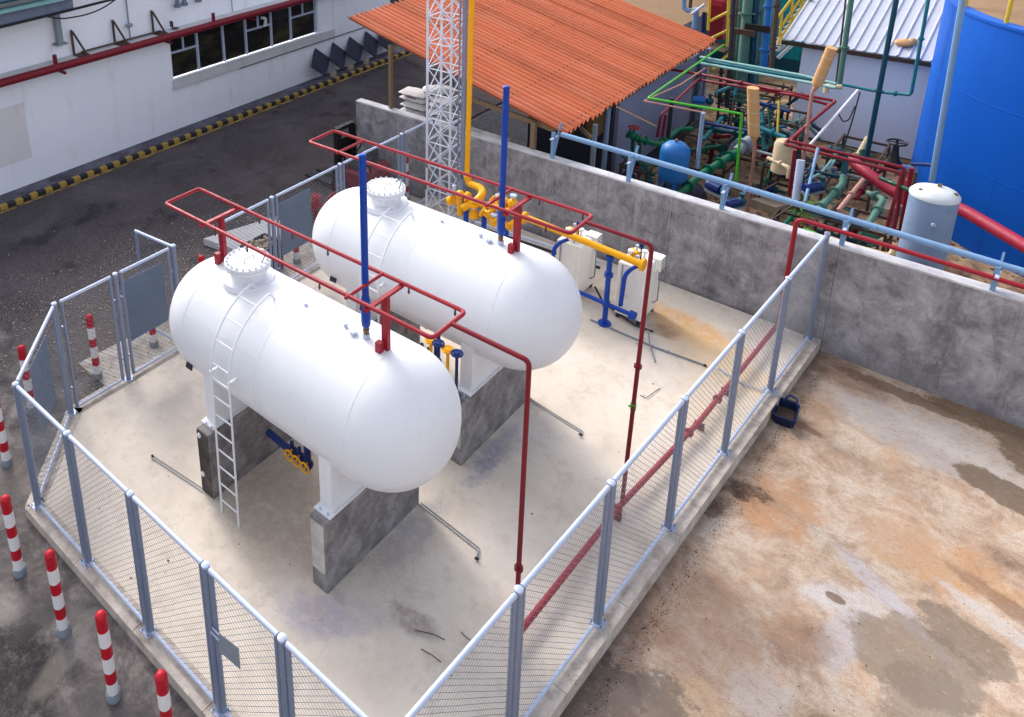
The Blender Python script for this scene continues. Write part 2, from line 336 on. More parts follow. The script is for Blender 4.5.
class MB:
    def __init__(s): s.v = []; s.f = []
    def add(s, vs, fs):
        n = len(s.v); s.v += [Vector(v) for v in vs]; s.f += [tuple(i+n for i in f) for f in fs]; return s
    def box(s, c, d, rz=0, rx=0, ry=0):
        m = Matrix.Rotation(rz, 3, 'Z') @ Matrix.Rotation(ry, 3, 'Y') @ Matrix.Rotation(rx, 3, 'X'); c = Vector(c)
        vs = [c + m @ Vector((x*d[0]/2, y*d[1]/2, z*d[2]/2)) for x in (-1, 1) for y in (-1, 1) for z in (-1, 1)]
        return s.add(vs, [(0, 1, 3, 2), (4, 6, 7, 5), (0, 4, 5, 1), (2, 3, 7, 6), (0, 2, 6, 4), (1, 5, 7, 3)])
    def bbox(s, c, d, b=.01, rz=0):
        """box with bevelled vertical and top edges"""
        x, y, h = d[0]/2, d[1]/2, d[2]; c = Vector(c); m = Matrix.Rotation(rz, 3, 'Z')
        def ring(ix, z):
            a = x-ix; e = y-ix; q = b
            return [c+m@Vector(p) for p in [(-a+q, -e, z), (a-q, -e, z), (a, -e+q, z), (a, e-q, z), (a-q, e, z), (-a+q, e, z), (-a, e-q, z), (-a, -e+q, z)]]
        rs = [ring(0, -h/2), ring(0, h/2-b), ring(b, h/2)]
        vs = sum(rs, []); fs = [tuple(range(7, -1, -1)), tuple(range(16, 24))]
        for k in (0, 8):
            for i in range(8): j = (i+1) % 8; fs.append((k+i, k+j, k+8+j, k+8+i))
        return s.add(vs, fs)
    def cyl(s, a, b, r, seg=12, r2=None, caps=True):
        a = Vector(a); b = Vector(b); r2 = r if r2 is None else r2
        d = (b-a).normalized(); q = d.orthogonal().normalized()
        if abs(d.z) > .99: q = Vector((1, 0, 0))
        w = d.cross(q)
        vs = []
        for p, rr in ((a, r), (b, r2)):
            for i in range(seg): t = 2*math.pi*i/seg; vs.append(p + (q*math.cos(t)+w*math.sin(t))*rr)
        fs = [(i, (i+1) % seg, seg+(i+1) % seg, seg+i) for i in range(seg)]
        if caps: fs += [tuple(range(seg-1, -1, -1)), tuple(range(seg, 2*seg))]
        return s.add(vs, fs)
    def tube(s, pts, r, seg=10, bend=None, closed=False, res=4):
        """pipe through pts with rounded elbows"""
        pts = [Vector(p) for p in pts]; bend = 2.2*r if bend is None else bend; out = []
        n = len(pts)
        for i, p in enumerate(pts):
            if not closed and i in (0, n-1): out.append(p); continue
            a = pts[i-1]; b = pts[(i+1) % n]; u = a-p; w = b-p
            k = min(bend, u.length*.45, w.length*.45); u = u.normalized()*k; w = w.normalized()*k
            for t in range(res+1):
                t /= res; out.append((p+u)*(1-t)**2 + p*2*t*(1-t) + (p+w)*t*t)
        vs = []; fs = []; m = len(out); q = None
        for i, p in enumerate(out):
            if closed: d = (out[(i+1) % m]-out[i-1]).normalized()
            else: d = (out[min(i+1, m-1)]-out[max(i-1, 0)]).normalized()
            if q is None: q = d.orthogonal().normalized()
            q = (q-d*q.dot(d)).normalized(); w = d.cross(q)
            for j in range(seg): t = 2*math.pi*j/seg; vs.append(p+(q*math.cos(t)+w*math.sin(t))*r)
        for i in range(m if closed else m-1):
            e = (i+1) % m
            for j in range(seg): k = (j+1) % seg; fs.append((i*seg+j, i*seg+k, e*seg+k, e*seg+j))
        if not closed: fs += [tuple(range(seg-1, -1, -1)), tuple((m-1)*seg+j for j in range(seg))]
        return s.add(vs, fs)
    def lathe(s, prof, o=(0, 0, 0), axis='z', seg=32):
        """prof: list of (radius, height)"""
        o = Vector(o); vs = []; fs = []; m = len(prof)
        for r, h in prof:
            for j in range(seg):
                t = 2*math.pi*j/seg; a, b = r*math.cos(t), r*math.sin(t)
                vs.append(o + (Vector((a, b, h)) if axis == 'z' else Vector((h, a, b)) if axis == 'x' else Vector((b, h, a))))
        for i in range(m-1):
            for j in range(seg): k = (j+1) % seg; fs.append((i*seg+j, i*seg+k, (i+1)*seg+k, (i+1)*seg+j))
        fs += [tuple(range(seg-1, -1, -1)), tuple((m-1)*seg+j for j in range(seg))]
        return s.add(vs, fs)
    def prism(s, poly, z0, z1):
        n = len(poly); vs = [(x, y, z0) for x, y in poly] + [(x, y, z1) for x, y in poly]
        return s.add(vs, [tuple(range(n-1, -1, -1)), tuple(range(n, 2*n))] + [(i, (i+1) % n, n+(i+1) % n, n+i) for i in range(n)])
    def ball(s, c, r, seg=12, rings=8, sq=(1, 1, 1)):
        c = Vector(c); prof = [(max(.0005, r*math.sin(math.pi*i/rings)), -r*math.cos(math.pi*i/rings)) for i in range(rings+1)]
        n = len(s.v); s.lathe(prof, (0, 0, 0), 'z', seg)
        for i in range(n, len(s.v)): v = s.v[i]; s.v[i] = c+Vector((v.x*sq[0], v.y*sq[1], v.z*sq[2]))
        return s
    def flange(s, p, d, r, t=.02, seg=14):
        p = Vector(p); d = Vector(d).normalized(); s.cyl(p-d*t/2, p+d*t/2, r, seg); return s
    def build(s, name, mat, parent=None, ang=35, smooth=True):
        me = bpy.data.meshes.new(name)
        if parent is None:
            xs = [v.x for v in s.v]; ys = [v.y for v in s.v]; zs = [v.z for v in s.v]
            off = Vector(((min(xs)+max(xs))/2, (min(ys)+max(ys))/2, min(zs)))
        else: off = wloc(parent)
        me.from_pydata([tuple(v-off) for v in s.v], [], s.f); me.update()
        bm = bmesh.new(); bm.from_mesh(me); bmesh.ops.recalc_face_normals(bm, faces=bm.faces); bm.to_mesh(me); bm.free()
        if smooth:
            me.shade_smooth(); me.set_sharp_from_angle(angle=R(ang))
        me.materials.append(M[mat] if isinstance(mat, str) else mat)
        o = bpy.data.objects.new(name, me); COL.objects.link(o)
        if parent is None: o.location = off
        else: o.parent = parent
        return o

def tag(o, label, cat, group=None, kind=None):
    o['label'] = label; o['category'] = cat
    if group: o['group'] = group
    if kind: o['kind'] = kind
    return o
def thing(name, label, cat, loc, group=None):
    o = bpy.data.objects.new(name, None); COL.objects.link(o); o.location = loc; o.empty_display_size = .2
    return tag(o, label, cat, group)
def struct(o, label=None):
    o['kind'] = 'structure'
    if label: o['label'] = label
    return o
def kids(o): return [c for c in bpy.data.objects if c.parent == o]
def copy_tree(o, loc=None, label=None, parent=None):
    ch = kids(o)
    c = o.copy(); COL.objects.link(c)
    if parent is not None: c.parent = parent
    if loc is not None: c.location = loc
    if label: c['label'] = label
    for k in ch: copy_tree(k, None, None, c)
    return c
def pipe(name, label, pts, r, mat, cat='pipe', group=None, flanges=(), seg=10, bend=None, wheels=()):
    """a pipe run; flanges: fractions along its straight pieces (segment index, t)"""
    if not flanges and not wheels:
        return tag(MB().tube(pts, r, seg, bend).build(name, mat), label, cat, group)
    xs = min(pts, key=lambda p: p[2])
    t = thing(name, label, cat, xs, group)
    MB().tube(pts, r, seg, bend).build('pipe_run', mat, t)
    for (i, f) in flanges:
        a = Vector(pts[i]); b = Vector(pts[i+1]); d = (b-a).normalized(); p = a.lerp(b, f)
        m = MB(); m.flange(p-d*.012, d, r*1.75, .018); m.flange(p+d*.012, d, r*1.75, .018)
        m.build('flange', mat, t)
    for (i, f, wm) in wheels:
        a = Vector(pts[i]); b = Vector(pts[i+1]); d = (b-a).normalized(); p = a.lerp(b, f)
        m = MB(); m.ball(p, r*1.7, 12, 8); m.flange(p-d*r*2, d, r*1.8, r*.5); m.flange(p+d*r*2, d, r*1.8, r*.5)
        m.cyl(p, p+Vector((0, 0, r*3.4)), r*.5); v = m.build('valve_body', mat, t)
        w = MB(); c = p+Vector((0, 0, r*3.5)); k = r*2.0
        w.tube([c+Vector((k*math.cos(q*math.pi/5), k*math.sin(q*math.pi/5), 0)) for q in range(10)], r*.28, 6, closed=True, res=1)
        for q in range(4): w.cyl(c, c+Vector((k*math.cos(q*math.pi/2), k*math.sin(q*math.pi/2), 0)), r*.2, 6)
        w.build('hand_wheel', wm, v)
    return t

def stains_right(k, out):
    B = k.blob
    for (p, rx, ry, rot, c, a, w) in [
        ((7.177, 6.792, -0.200), .5, .5, 20, (192, 138, 94), .7, 1.4), ((9.044, 7.157, -0.200), .6, .4, 10, (196, 146, 98), .7, 1.4),
        ((8.492, 7.162, -0.200), .5, .3, 0, (184, 150, 122), .6, 1.0), ((7.052, 4.496, -0.200), .7, .7, 20, (170, 134, 110), .6, .9),
        ((8.087, 9.436, -0.200), 1.3, .45, -15, (172, 168, 168), .85, .8), ((8.764, 9.649, -0.200), .9, .35, -20, (196, 188, 182), .8, .8),
        ((7.126, 10.297, -0.200), .7, .4, -20, (128, 100, 82), .8, .8), ((7.068, 9.375, -0.200), .3, .5, 30, (150, 124, 104), .6, .9),
        ((8.186, 5.875, -0.200), .42, .22, 30, (204, 198, 196), .85, .9), ((8.563, 6.221, -0.200), .8, .13, -35, (192, 186, 190), .9, .8),
        ((8.267, 5.297, -0.200), .18, .45, 0, (184, 178, 182), .8, .9), ((9.515, 6.684, -0.200), .6, .1, -20, (196, 190, 188), .8, .9),
        ((7.947, 5.001, -0.200), .3, .4, 0, (138, 108, 88), .6, .9), ((9.570, 7.013, -0.200), .6, .12, -20, (126, 96, 76), .7, .9),
        ((7.322, 3.476, -0.200), .35, .3, 0, (204, 172, 140), .8, .9), ((7.832, 4.018, -0.200), .3, .3, 0, (190, 180, 176), .6, 1.0),
        ((6.806, 6.792, -0.200), .26, .18, 30, (56, 36, 30), .95, 1.6), ((6.588, 6.192, -0.200), .3, .12, 60, (70, 42, 38), .9, 1.4),
        ((6.997, 8.596, -0.200), .35, .08, -10, (130, 90, 64), .8, 1.0), ((6.384, 3.881, -0.200), .3, .7, 30, (130, 104, 92), .75, .8)]:
        out = k.mix(k.math('MULTIPLY', B(p[0], p[1], rx, ry, rot, .3, w, 3.4), a), out, lin(c))
    for (p, rx, ry, rot, c, a, w) in [                        # damp patches with a hard edge
        ((8.909, 5.586, -0.200), .60, .55, -10, (132, 119, 104), .75, .30), ((9.111, 5.138, -0.200), .42, .5, 0, (122, 110, 98), .6, .35),
        ((9.261, 6.214, -0.200), .45, .28, -20, (116, 104, 90), .7, .45), ((8.096, 5.826, -0.200), .10, .06, 0, (112, 92, 80), .9, .3),
        ((7.990, 10.345, -0.200), 1.0, .15, -4, (104, 80, 60), .75, .5), ((9.122, 10.498, -0.200), 1.0, .20, 0, (112, 90, 68), .9, .5),
        ((9.325, 9.028, -0.200), .55, .25, -20, (104, 88, 72), .9, .35), ((9.595, 10.144, -0.200), .5, .5, 0, (116, 96, 76), .9, .4),
        ((6.557, 2.902, -0.200), .5, .5, 20, (98, 86, 80), .9, .5), ((7.020, 3.195, -0.200), .35, .4, 0, (108, 96, 90), .7, .6)]:
        out = k.mix(k.math('MULTIPLY', B(p[0], p[1], rx, ry, rot, .10, w*1.8, 3.0, True), a), out, lin(c))
    # collected grime, with contact darkening painted in, along the kerb (x about 6.3)
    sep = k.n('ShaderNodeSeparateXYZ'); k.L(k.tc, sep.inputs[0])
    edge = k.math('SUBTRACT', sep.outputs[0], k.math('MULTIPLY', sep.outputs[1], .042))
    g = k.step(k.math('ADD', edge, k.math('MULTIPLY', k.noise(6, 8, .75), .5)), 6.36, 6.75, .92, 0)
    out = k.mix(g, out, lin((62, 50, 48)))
    return out
GL, GR = -.15, -.20            # yard levels left and right of the pad

# ---------------------------------------------------------------- ground
def sheet(name, poly, z, mat, thick=None, label=None):
    m = MB()
    if thick: m.prism(poly, z-thick, z)
    else: m.add([(x, y, z) for x, y in poly], [tuple(range(len(poly)))])
    me = m.build(name, mat, None, smooth=False)
    # keep world coordinates as object coordinates so stains sit where they belong
    off = me.location.copy(); me.data.transform(Matrix.Translation(off)); me.location = (0, 0, 0)
    return struct(me, label)
XR = lambda y: 6.125+.042*y
WY = lambda x: 10.80-.021*x
sheet('ground', [(-400, -400), (400, -400), (400, 400), (-400, 400)], -.24, 'soil', label='brown earth ground stretching away on all sides')
sheet('asphalt_road', [(-60, -60), (3, -60), (3, 10.9), (-3.6, 10.9), (-3.6, 60), (-60, 60)], GL-.02, 'asphalt', label='dark worn asphalt road between the warehouse and the tank compound')
sheet('concrete_yard', [(-60, -30), (6.2, -30), (6.2, .3), (-.2, .3), (-1.3, 1.4), (-1.3, 2.0), (-2.5, 1.95), (-3.2, 1.63), (-60, 1.63)], GL, 'yardleft', .05, 'oil stained grey concrete yard in front of the pad')
sheet('gate_apron', [(-2.45, 2.05), (-1.2, 2.05), (-1.2, 10.75), (-2.2, 10.75), (-2.6, 7.2), (-2.35, 4.0)], GL-.006, concrete('apron_concrete', (176, 168, 160), (130, 122, 118), (206, 198, 190), 2.5, bump=.6), .03, 'pale gritty concrete apron outside the gates')
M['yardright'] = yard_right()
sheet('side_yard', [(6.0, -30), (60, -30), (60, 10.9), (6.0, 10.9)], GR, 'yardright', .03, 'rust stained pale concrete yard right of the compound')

# pad: floor slab and a rim of kerb along the fence
pad_poly = [(.0, -.02), (6.2, -.02), (6.12+.042*10.6, 10.66), (-1.30, 10.80), (-1.30, 1.30)]
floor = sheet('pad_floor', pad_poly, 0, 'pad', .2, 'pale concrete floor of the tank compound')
def strip(name, a, b, w, z, mat, h=.2):
    a = Vector(a); b = Vector(b); n = Vector((-(b-a).y, (b-a).x)).normalized()*w
    return sheet(name, [tuple(a), tuple(b), tuple(b+n), tuple(a+n)], z, mat, h)
front = [(-.06, -.13), (6.34, -.13)]
kerbs = []
def kerb_run(name, a, b, w, label, n, cat_h=.22):
    """kerb split in cast lengths so that the joints show"""
    a = Vector(a); b = Vector(b); d = (b-a)/n; g = (b-a).normalized()*.004
    nrm = Vector((-(b-a).y, (b-a).x)).normalized()*w
    root = bpy.data.objects.new(name, None); COL.objects.link(root); root.location = (a.x, a.y, 0); struct(root, label)
    for i in range(n):
        p = a+d*i+g; q = a+d*(i+1)-g
        m = MB(); m.prism([tuple(p), tuple(q), tuple(q+nrm), tuple(p+nrm)], .012-cat_h, .012)
        o = m.build('kerb_length', 'rim', root, smooth=False)
    return root
kerb_run('front_kerb', (-.10, -.14), (6.30, -.14), .24, 'raised concrete kerb under the front fence', 5)
kerb_run('side_kerb', (6.28, -.14), (6.28+.042*10.8, 10.68), .20, 'raised concrete kerb under the right hand fence', 8, .23)
kerb_run('chamfer_kerb', (-1.40, 1.27), (-.11, -.13), .24, 'short slanting concrete kerb at the left corner', 2)
kerb_run('gate_kerb', (-1.40, 10.84), (-1.40, 1.28), .24, 'low concrete kerb under the gates', 8)

# ---------------------------------------------------------------- concrete boundary wall
wall = thing('boundary_wall', 'long stained grey concrete boundary wall behind the tank compound', 'wall', (3, 10.8, GR))
def wy(x): return 10.824-.021*x
xs = [-3.75, -1.1, 1.5, 4.1, 6.75, 9.4, 12.1, 14.8, 17.5]
for a, b in zip(xs[:-1], xs[1:]):
    a += .003; b -= .003
    m = MB(); m.prism([(a, wy(a)), (b, wy(b)), (b, wy(b)+.2), (a, wy(a)+.2)], GR-.1, 1.765); m.build('wall_panel', 'wallconc', wall, smooth=False)
    m = MB(); m.prism([(a, wy(a)-.006), (b, wy(b)-.006), (b, wy(b)+.206), (a, wy(a)+.206)], 1.767, 1.80); m.build('coping', 'coping', wall, smooth=False)

# ---------------------------------------------------------------- storage tanks
ZC, YC, RAD, TA, TB, HD = 2.2, 2.61, .828, 1.17, 4.04, .80
def make_tank():
    t = thing('storage_tank', 'nearer white horizontal gas storage tank, left of the two', 'storage tank', (2.6, YC, 1.06), 'white horizontal gas tanks')
    prof = []
    for i in range(15): a = math.pi/2*i/14; prof.append((max(.001, RAD*math.sin(a)), TA-HD*math.cos(a)))
    for i in range(15): a = math.pi/2*i/14; prof.append((max(.001, RAD*math.cos(a)), TB+HD*math.sin(a)))
    m = MB(); m.lathe(prof, (0, YC, ZC), 'x', 96); m.build('shell', 'white', t, ang=50)
    m = MB()
    for x in (TA, TB, 2.6):                                   # girth welds
        m.tube([(x, YC+(RAD+.0005)*math.cos(2*math.pi*i/72), ZC+(RAD+.0005)*math.sin(2*math.pi*i/72)) for i in range(72)], .0028, 5, closed=True, res=1)
    for a, x0, x1 in ((215, 2.6, TB), (150, TA, 2.6), (205, TA, 2.6)):
        a = R(a); m.cyl((x0, YC+RAD*math.cos(a), ZC+RAD*math.sin(a)), (x1, YC+RAD*math.cos(a), ZC+RAD*math.sin(a)), .0028, 5)
    m.build('weld_seam', 'white', t)
    # manhole
    mx = 1.66; h = MB(); h.lathe([(.235, 2.92), (.235, 3.22)], (mx, YC, 0), 'z', 40)
    neck = h.build('manhole_neck', 'white', t)
    h = MB(); h.lathe([(.36, ZC+RAD-.06), (.34, ZC+RAD+.006), (.235, ZC+RAD+.01)], (mx, YC, 0), 'z', 40); h.build('reinforcing_pad', 'white', t)
    h = MB(); h.lathe([(.30, 3.19), (.305, 3.195), (.305, 3.225), (.30, 3.23)], (mx, YC, 0), 'z', 40); h.build('neck_flange', 'white', t)
    c = MB(); c.lathe([(.305, 3.237), (.308, 3.24), (.308, 3.272), (.302, 3.278), (.15, 3.281)], (mx, YC, 0), 'z', 40); cv = c.build('manhole_cover', 'white', t)
    for k in range(20):
        a = 2*math.pi*k/20; x, y = mx+.272*math.cos(a), YC+.272*math.sin(a)
        b = MB(); b.cyl((x, y, 3.16), (x, y, 3.31), .010, 6); b.cyl((x, y, 3.279), (x, y, 3.298), .019, 6); b.cyl((x, y, 3.165), (x, y, 3.19), .022, 6)
        b.build('bolt', 'white', cv)
    b = MB(); b.tube([(mx+.06, YC-.1, 3.28), (mx+.06, YC-.1, 3.34), (mx+.06, YC+.06, 3.34), (mx+.06, YC+.06, 3.28)], .009, 6); b.build('lifting_handle', 'white', cv)
    b = MB(); b.tube([(mx+.02, YC+.22, 3.28), (mx+.14, YC+.22, 3.36), (mx+.2, YC+.12, 3.33), (mx+.21, YC+.06, 3.28)], .01, 6); b.build('davit_ring', 'grey', cv)
    # small nozzles on the crown
    for x, y, r_, h_ in ((3.36, YC+.02, .022, .05), (3.52, YC-.02, .038, .045), (2.7, YC+.02, .02, .03)):
        b = MB(); b.cyl((x, y, ZC+RAD-.03), (x, y, ZC+RAD+h_), r_, 12); b.cyl((x, y, ZC+RAD+h_*.5), (x, y, ZC+RAD+h_*.5+.02), r_*1.4, 6); b.build('nozzle', 'galvl', t)
    # nameplate on the shell
    a = R(196); p = Vector((1.5, YC+(RAD+.01)*math.cos(a), ZC+(RAD+.01)*math.sin(a)))
    return t
def saddle(x, t):
    """white steel saddle between shell and plinth"""
    m = MB(); y0, y1 = 1.88, 3.34; zb = 1.06
    ring = []; N = 18
    for i in range(N+1):
        y = y0+(y1-y0)*i/N; ring.append((y, ZC-math.sqrt(max(0, RAD**2-(y-YC)**2))+.02))
    for xx in (x-.085, x+.085):                                # two webs
        vs = []; fs = []
        for sx in (-.009, .009):
            vs += [(xx+sx, y, z) for y, z in ring] + [(xx+sx, y, zb) for y, z in ring]
        n = N+1
        for i in range(N):
            fs += [(i, i+1, n+i+1, n+i), (2*n+i, 3*n+i, 3*n+i+1, 2*n+i+1), (n+i, n+i+1, 3*n+i+1, 3*n+i), (i, 2*n+i, 2*n+i+1, i+1)]
        fs += [(0, n, 3*n, 2*n), (N, 2*n+N, 3*n+N, n+N)]
        m.add(vs, fs)
    for y, z in ((y0+.01, ring[0][1]), (y0+.4, ring[5][1]), (YC, ring[9][1]), (y1-.4, ring[-6][1]), (y1-.01, ring[-1][1])): m.box((x, y, (z+zb)/2), (.155, .016, z-zb-.004))
    s = m.build('saddle', 'white', t, smooth=False)
    m = MB(); m.box((x, YC, 1.068), (.26, 1.62, .02)); m.build('saddle_base_plate', 'white', s, smooth=False)
    m = MB()
    v = []; f = []; K = 28
    for i in range(K+1):
        a = R(215+(325-215)*i/K)
        for rr in (RAD+.001, RAD+.016):
            for xx in (x-.12, x+.12): v.append((xx, YC+rr*math.cos(a), ZC+rr*math.sin(a)))
    for i in range(K):
        b = i*4; f += [(b, b+1, b+5, b+4), (b+2, b+6, b+7, b+3), (b, b+4, b+6, b+2), (b+1, b+3, b+7, b+5)]
    f += [(0, 2, 3, 1), (K*4, K*4+1, K*4+3, K*4+2)]
    m.add(v, f); m.build('wear_plate', 'white', s)
tank = make_tank(); saddle(1.55, tank); saddle(3.66, tank)
plate_near = None
# nameplate (dark) on a small bracket low on the front left of the shell
b = MB(); a = R(206); cpt = Vector((1.22, YC+(RAD+.03)*math.cos(a), ZC+(RAD+.03)*math.sin(a)))
b.box(cpt, (.13, .012, .075), 0, -R(18)); b.build('nameplate', 'dark', tank, smooth=False)
DY = 2.785; DX = .05
tank2 = copy_tree(tank, tank.location+Vector((DX, DY, 0)), 'farther white horizontal gas storage tank beside the boundary wall')

# plinths
def plinth(x, y0, y1, h, label, w=.235, front=True):
    t = thing('tank_plinth', label, 'plinth', (x, (y0+y1)/2, 0), 'concrete plinths under the tanks')
    m = MB(); m.bbox((x, (y0+y1)/2, h/2+.002), (w, y1-y0, h), .006); m.build('block', 'plinth', t, smooth=False)
    if front:
        m = MB(); m.box((x, y0-.004, h*.62), (w-.03, .012, h*.68)); m.build('render_patch', 'plinthpale', t, smooth=False)
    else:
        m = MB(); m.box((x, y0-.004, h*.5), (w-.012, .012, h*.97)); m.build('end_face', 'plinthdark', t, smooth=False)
        for z in (.93, .32):
            b = MB(); b.cyl((x-.05, y0-.03, z*h), (x-.05, y0-.004, z*h), .035, 10); b.build('bolt_cap', 'white', t)
    for yy in (y0+.12, y1-.12):
        for xx in (-.06, .06): m = MB(); m.cyl((x+xx, yy, h), (x+xx, yy, h+.05), .012, 6); m.build('anchor_bolt', 'galvl', t)
    return t
plinth(3.67, 1.71, 3.50, 1.055, 'concrete plinth under the right end of the nearer tank, pale rendered end')
plinth(1.58, 1.69, 3.45, 1.055, 'dark concrete plinth behind the ladder under the nearer tank', front=False)
plinth(3.72, 4.40, 6.28, 1.055, 'grey concrete plinth under the right end of the farther tank')
plinth(1.63, 4.42, 6.24, 1.055, 'concrete plinth under the left end of the farther tank, mostly hidden')

# access ladder (stands on the pad, curls over the shell)
def ladder(dx, dy, label):
    x0, x1 = 1.945+dx, 2.285+dx; yb = 1.63+dy; yc = YC+dy
    t = thing('tank_ladder', label, 'ladder', ((x0+x1)/2, yb, 0), 'white ladders on the tanks')
    RR = RAD+.12
    def path(x, rad=RR):
        p = [(x, yb, 0)]
        a0 = 180
        p.append((x, yc-rad, ZC-.3))
        for i in range(0, 14): a = R(180-(i*(78/13))); p.append((x, yc+rad*math.cos(a), ZC+rad*math.sin(a)))
        a = R(100); p.append((x, yc+(RAD+.01)*math.cos(a)+.02, ZC+(RAD+.01)*math.sin(a)))
        return p
    for x in (x0, x1):
        m = MB(); m.tube(path(x), .0145, 8, .03, res=2); m.build('stile', 'white', t)
    z = .22
    while z < ZC: 
        m = MB(); m.cyl((x0, yb+(yc-RR-yb)*min(1, z/(ZC-.3)), z), (x1, yb+(yc-RR-yb)*min(1, z/(ZC-.3)), z), .011, 8); m.build('rung', 'white', t); z += .275
    for a in (170, 152, 134, 116):
        a = R(a); m = MB(); m.cyl((x0, yc+RR*math.cos(a), ZC+RR*math.sin(a)), (x1, yc+RR*math.cos(a), ZC+RR*math.sin(a)), .009, 8); m.build('rung', 'white', t)
    for x in (x0, x1):
        m = MB(); m.box((x+.005, yc-RR+.06, ZC+.03), (.03, .16, .035)); m.cyl((x+.02, yc-RR-.01, ZC+.03), (x+.035, yc-RR-.01, ZC+.03), .01, 6); m.build('bracket', 'white', t, smooth=False)
    return t
ladder(0, 0, 'white steel ladder curling over the nearer tank')
ladder(DX, DY, 'white steel ladder curling over the farther tank')

# blue vent pipes on the crowns
def vent(x, y, label):
    t = thing('vent_pipe', label, 'vent pipe', (x, y, ZC+RAD-.01), 'blue vent pipes')
    z = ZC+RAD
    m = MB(); m.cyl((x, y, z-.02), (x, y, z+.05), .045, 14); m.cyl((x, y, z+.04), (x, y, z+.06), .05, 8); m.build('socket', 'galvl', t)
    m = MB(); m.cyl((x, y, z+.055), (x, y, z+.15), .033, 12); m.cyl((x, y, z+.1), (x, y, z+.125), .042, 6); m.build('coupling', 'brass', t)
    m = MB(); m.lathe([(.035, z+.145), (.052, z+.17), (.056, z+.24), (.056, z+.5), (.04, z+.58)], (x, y, 0), 'z', 18); m.build('relief_valve', 'blue', t)
    m = MB(); m.cyl((x, y, z+.57), (x, y, 5.31), .041, 16); m.build('stack', 'blue', t)
    m = MB(); m.lathe([(.044, 5.30), (.046, 5.33), (.03, 5.345)], (x, y, 0), 'z', 16); m.build('rain_cap', 'blue', t)
    return t
vent(3.67, 2.64, 'tall blue vent pipe on top of the nearer tank')
vent(3.67+DX, 2.64+DY, 'tall blue vent pipe on top of the farther tank')

# red sprinkler rings
def ring(dy, label, left_post):
    zr = 3.75; y0, y1 = 2.33+dy, 2.92+dy; xa, xb = .32+DX*dy/DY, 4.82+DX*dy/DY
    t = thing('sprinkler_ring', label, 'sprinkler pipe', (2.6, YC+dy, zr-.7), 'red sprinkler rings over the tanks')
    m = MB(); m.tube([(xa, y0, zr), (xb, y0, zr), (xb, y1, zr), (xa, y1, zr)], .025, 10, .06, closed=True); m.build('ring_pipe', 'red', t)
    for x, y, lo, hi in (((1.14, YC+dy, ZC+RAD-.02, zr),) if left_post else ()) + ((3.97, YC+dy, ZC+RAD-.05, zr),):
        m = MB(); m.box((x, y, (lo+hi)/2-.02), (.085, .012, hi-lo-.03)); m.box((x-.037, y+.025, (lo+hi)/2-.02), (.012, .05, hi-lo-.03)); m.box((x+.037, y+.025, (lo+hi)/2-.02), (.012, .05, hi-lo-.03))
        p = m.build('support_channel', 'red', t, smooth=False)
        m = MB(); m.box((x-.03, y-.06, lo+.09), (.07, .07, .17)); m.build('foot_bracket', 'red', p, smooth=False)
        m = MB(); m.box((x, YC+dy, zr-.04), (.05, y1-y0+.06, .035)); m.build('crossbar', 'red', t, smooth=False)
    for x in ((3.70,) if left_post else (1.02, 3.70)):
        m = MB(); m.tube([(x, y0-.06, zr+.005), (x, y1, zr+.005)], .02, 8); m.build('cross_pipe', 'red', t)
    for k in range(7):
        for y in (y0, y1):
            x = xa+.45+k*.62+(.2 if y == y1 else 0)
            if x > xb-.1: continue
            m = MB(); m.cyl((x, y, zr-.02), (x, y, zr-.075), .011, 8); m.cyl((x, y, zr-.075), (x, y, zr-.105), .017, 8, .008); m.build('spray_nozzle', 'brown', t)
    return t
ring(0, 'red sprinkler pipe ring above the nearer tank', True)
ring(DY, 'red sprinkler pipe ring above the farther tank', False)

# feed pipes: leave each ring, drop to the pad and join the header along the fence
pipe('feed_pipe', 'red feed pipe dropping to the pad in front of the nearer tank', [(4.84, 2.66, 3.75), (5.72, 2.66, 3.75), (5.74, 2.64, .14)], .027, 'dkred', 'pipe', 'red feed pipes', flanges=[(1, .72)], bend=.07)
fp = pipe('feed_pipe', 'red feed pipe dropping to the pad beside the vaporiser cabinets', [(4.89, 5.5, 3.75), (5.72, 5.49, 3.75), (5.80, 5.16, .14)], .027, 'dkred', 'pipe', 'red feed pipes', flanges=[(1, .45)], bend=.07)
for (x, y, z) in ((5.765, 5.30, 1.55), (5.735, 2.645, .78)):
    m = MB(); m.cyl((x, y, z-.05), (x, y, z+.05), .036, 10); m.cyl((x-.05, y-.03, z), (x+.03, y, z), .012, 8)
    tag(m.build('isolation_valve', 'lime' if y > 3 else 'dkgreen', None), 'small green valve on the red drop pipe ' + ('near the vaporisers' if y > 3 else 'nearest the front corner'), 'valve')
hd = pipe('header_pipe', 'dark red header pipe lying along the foot of the right hand fence', [(5.73, 2.58, .13), (5.80, 5.1, .13), (5.99, 7.3, .13), (6.12, 10.52, .13), (6.12, 10.58, 2.12), (9.6, 10.60, 2.02)], .037, 'red', 'pipe',
          flanges=[(0, .97), (1, .85), (2, .2), (3, .3)], bend=.12)
for y, x in ((5.0, 5.797), (7.3, 5.99), (8.3, 6.03)):
    m = MB(); m.box((x, y, .05), (.14, .05, .1)); m.build('pipe_support', 'dkred', hd, smooth=False)

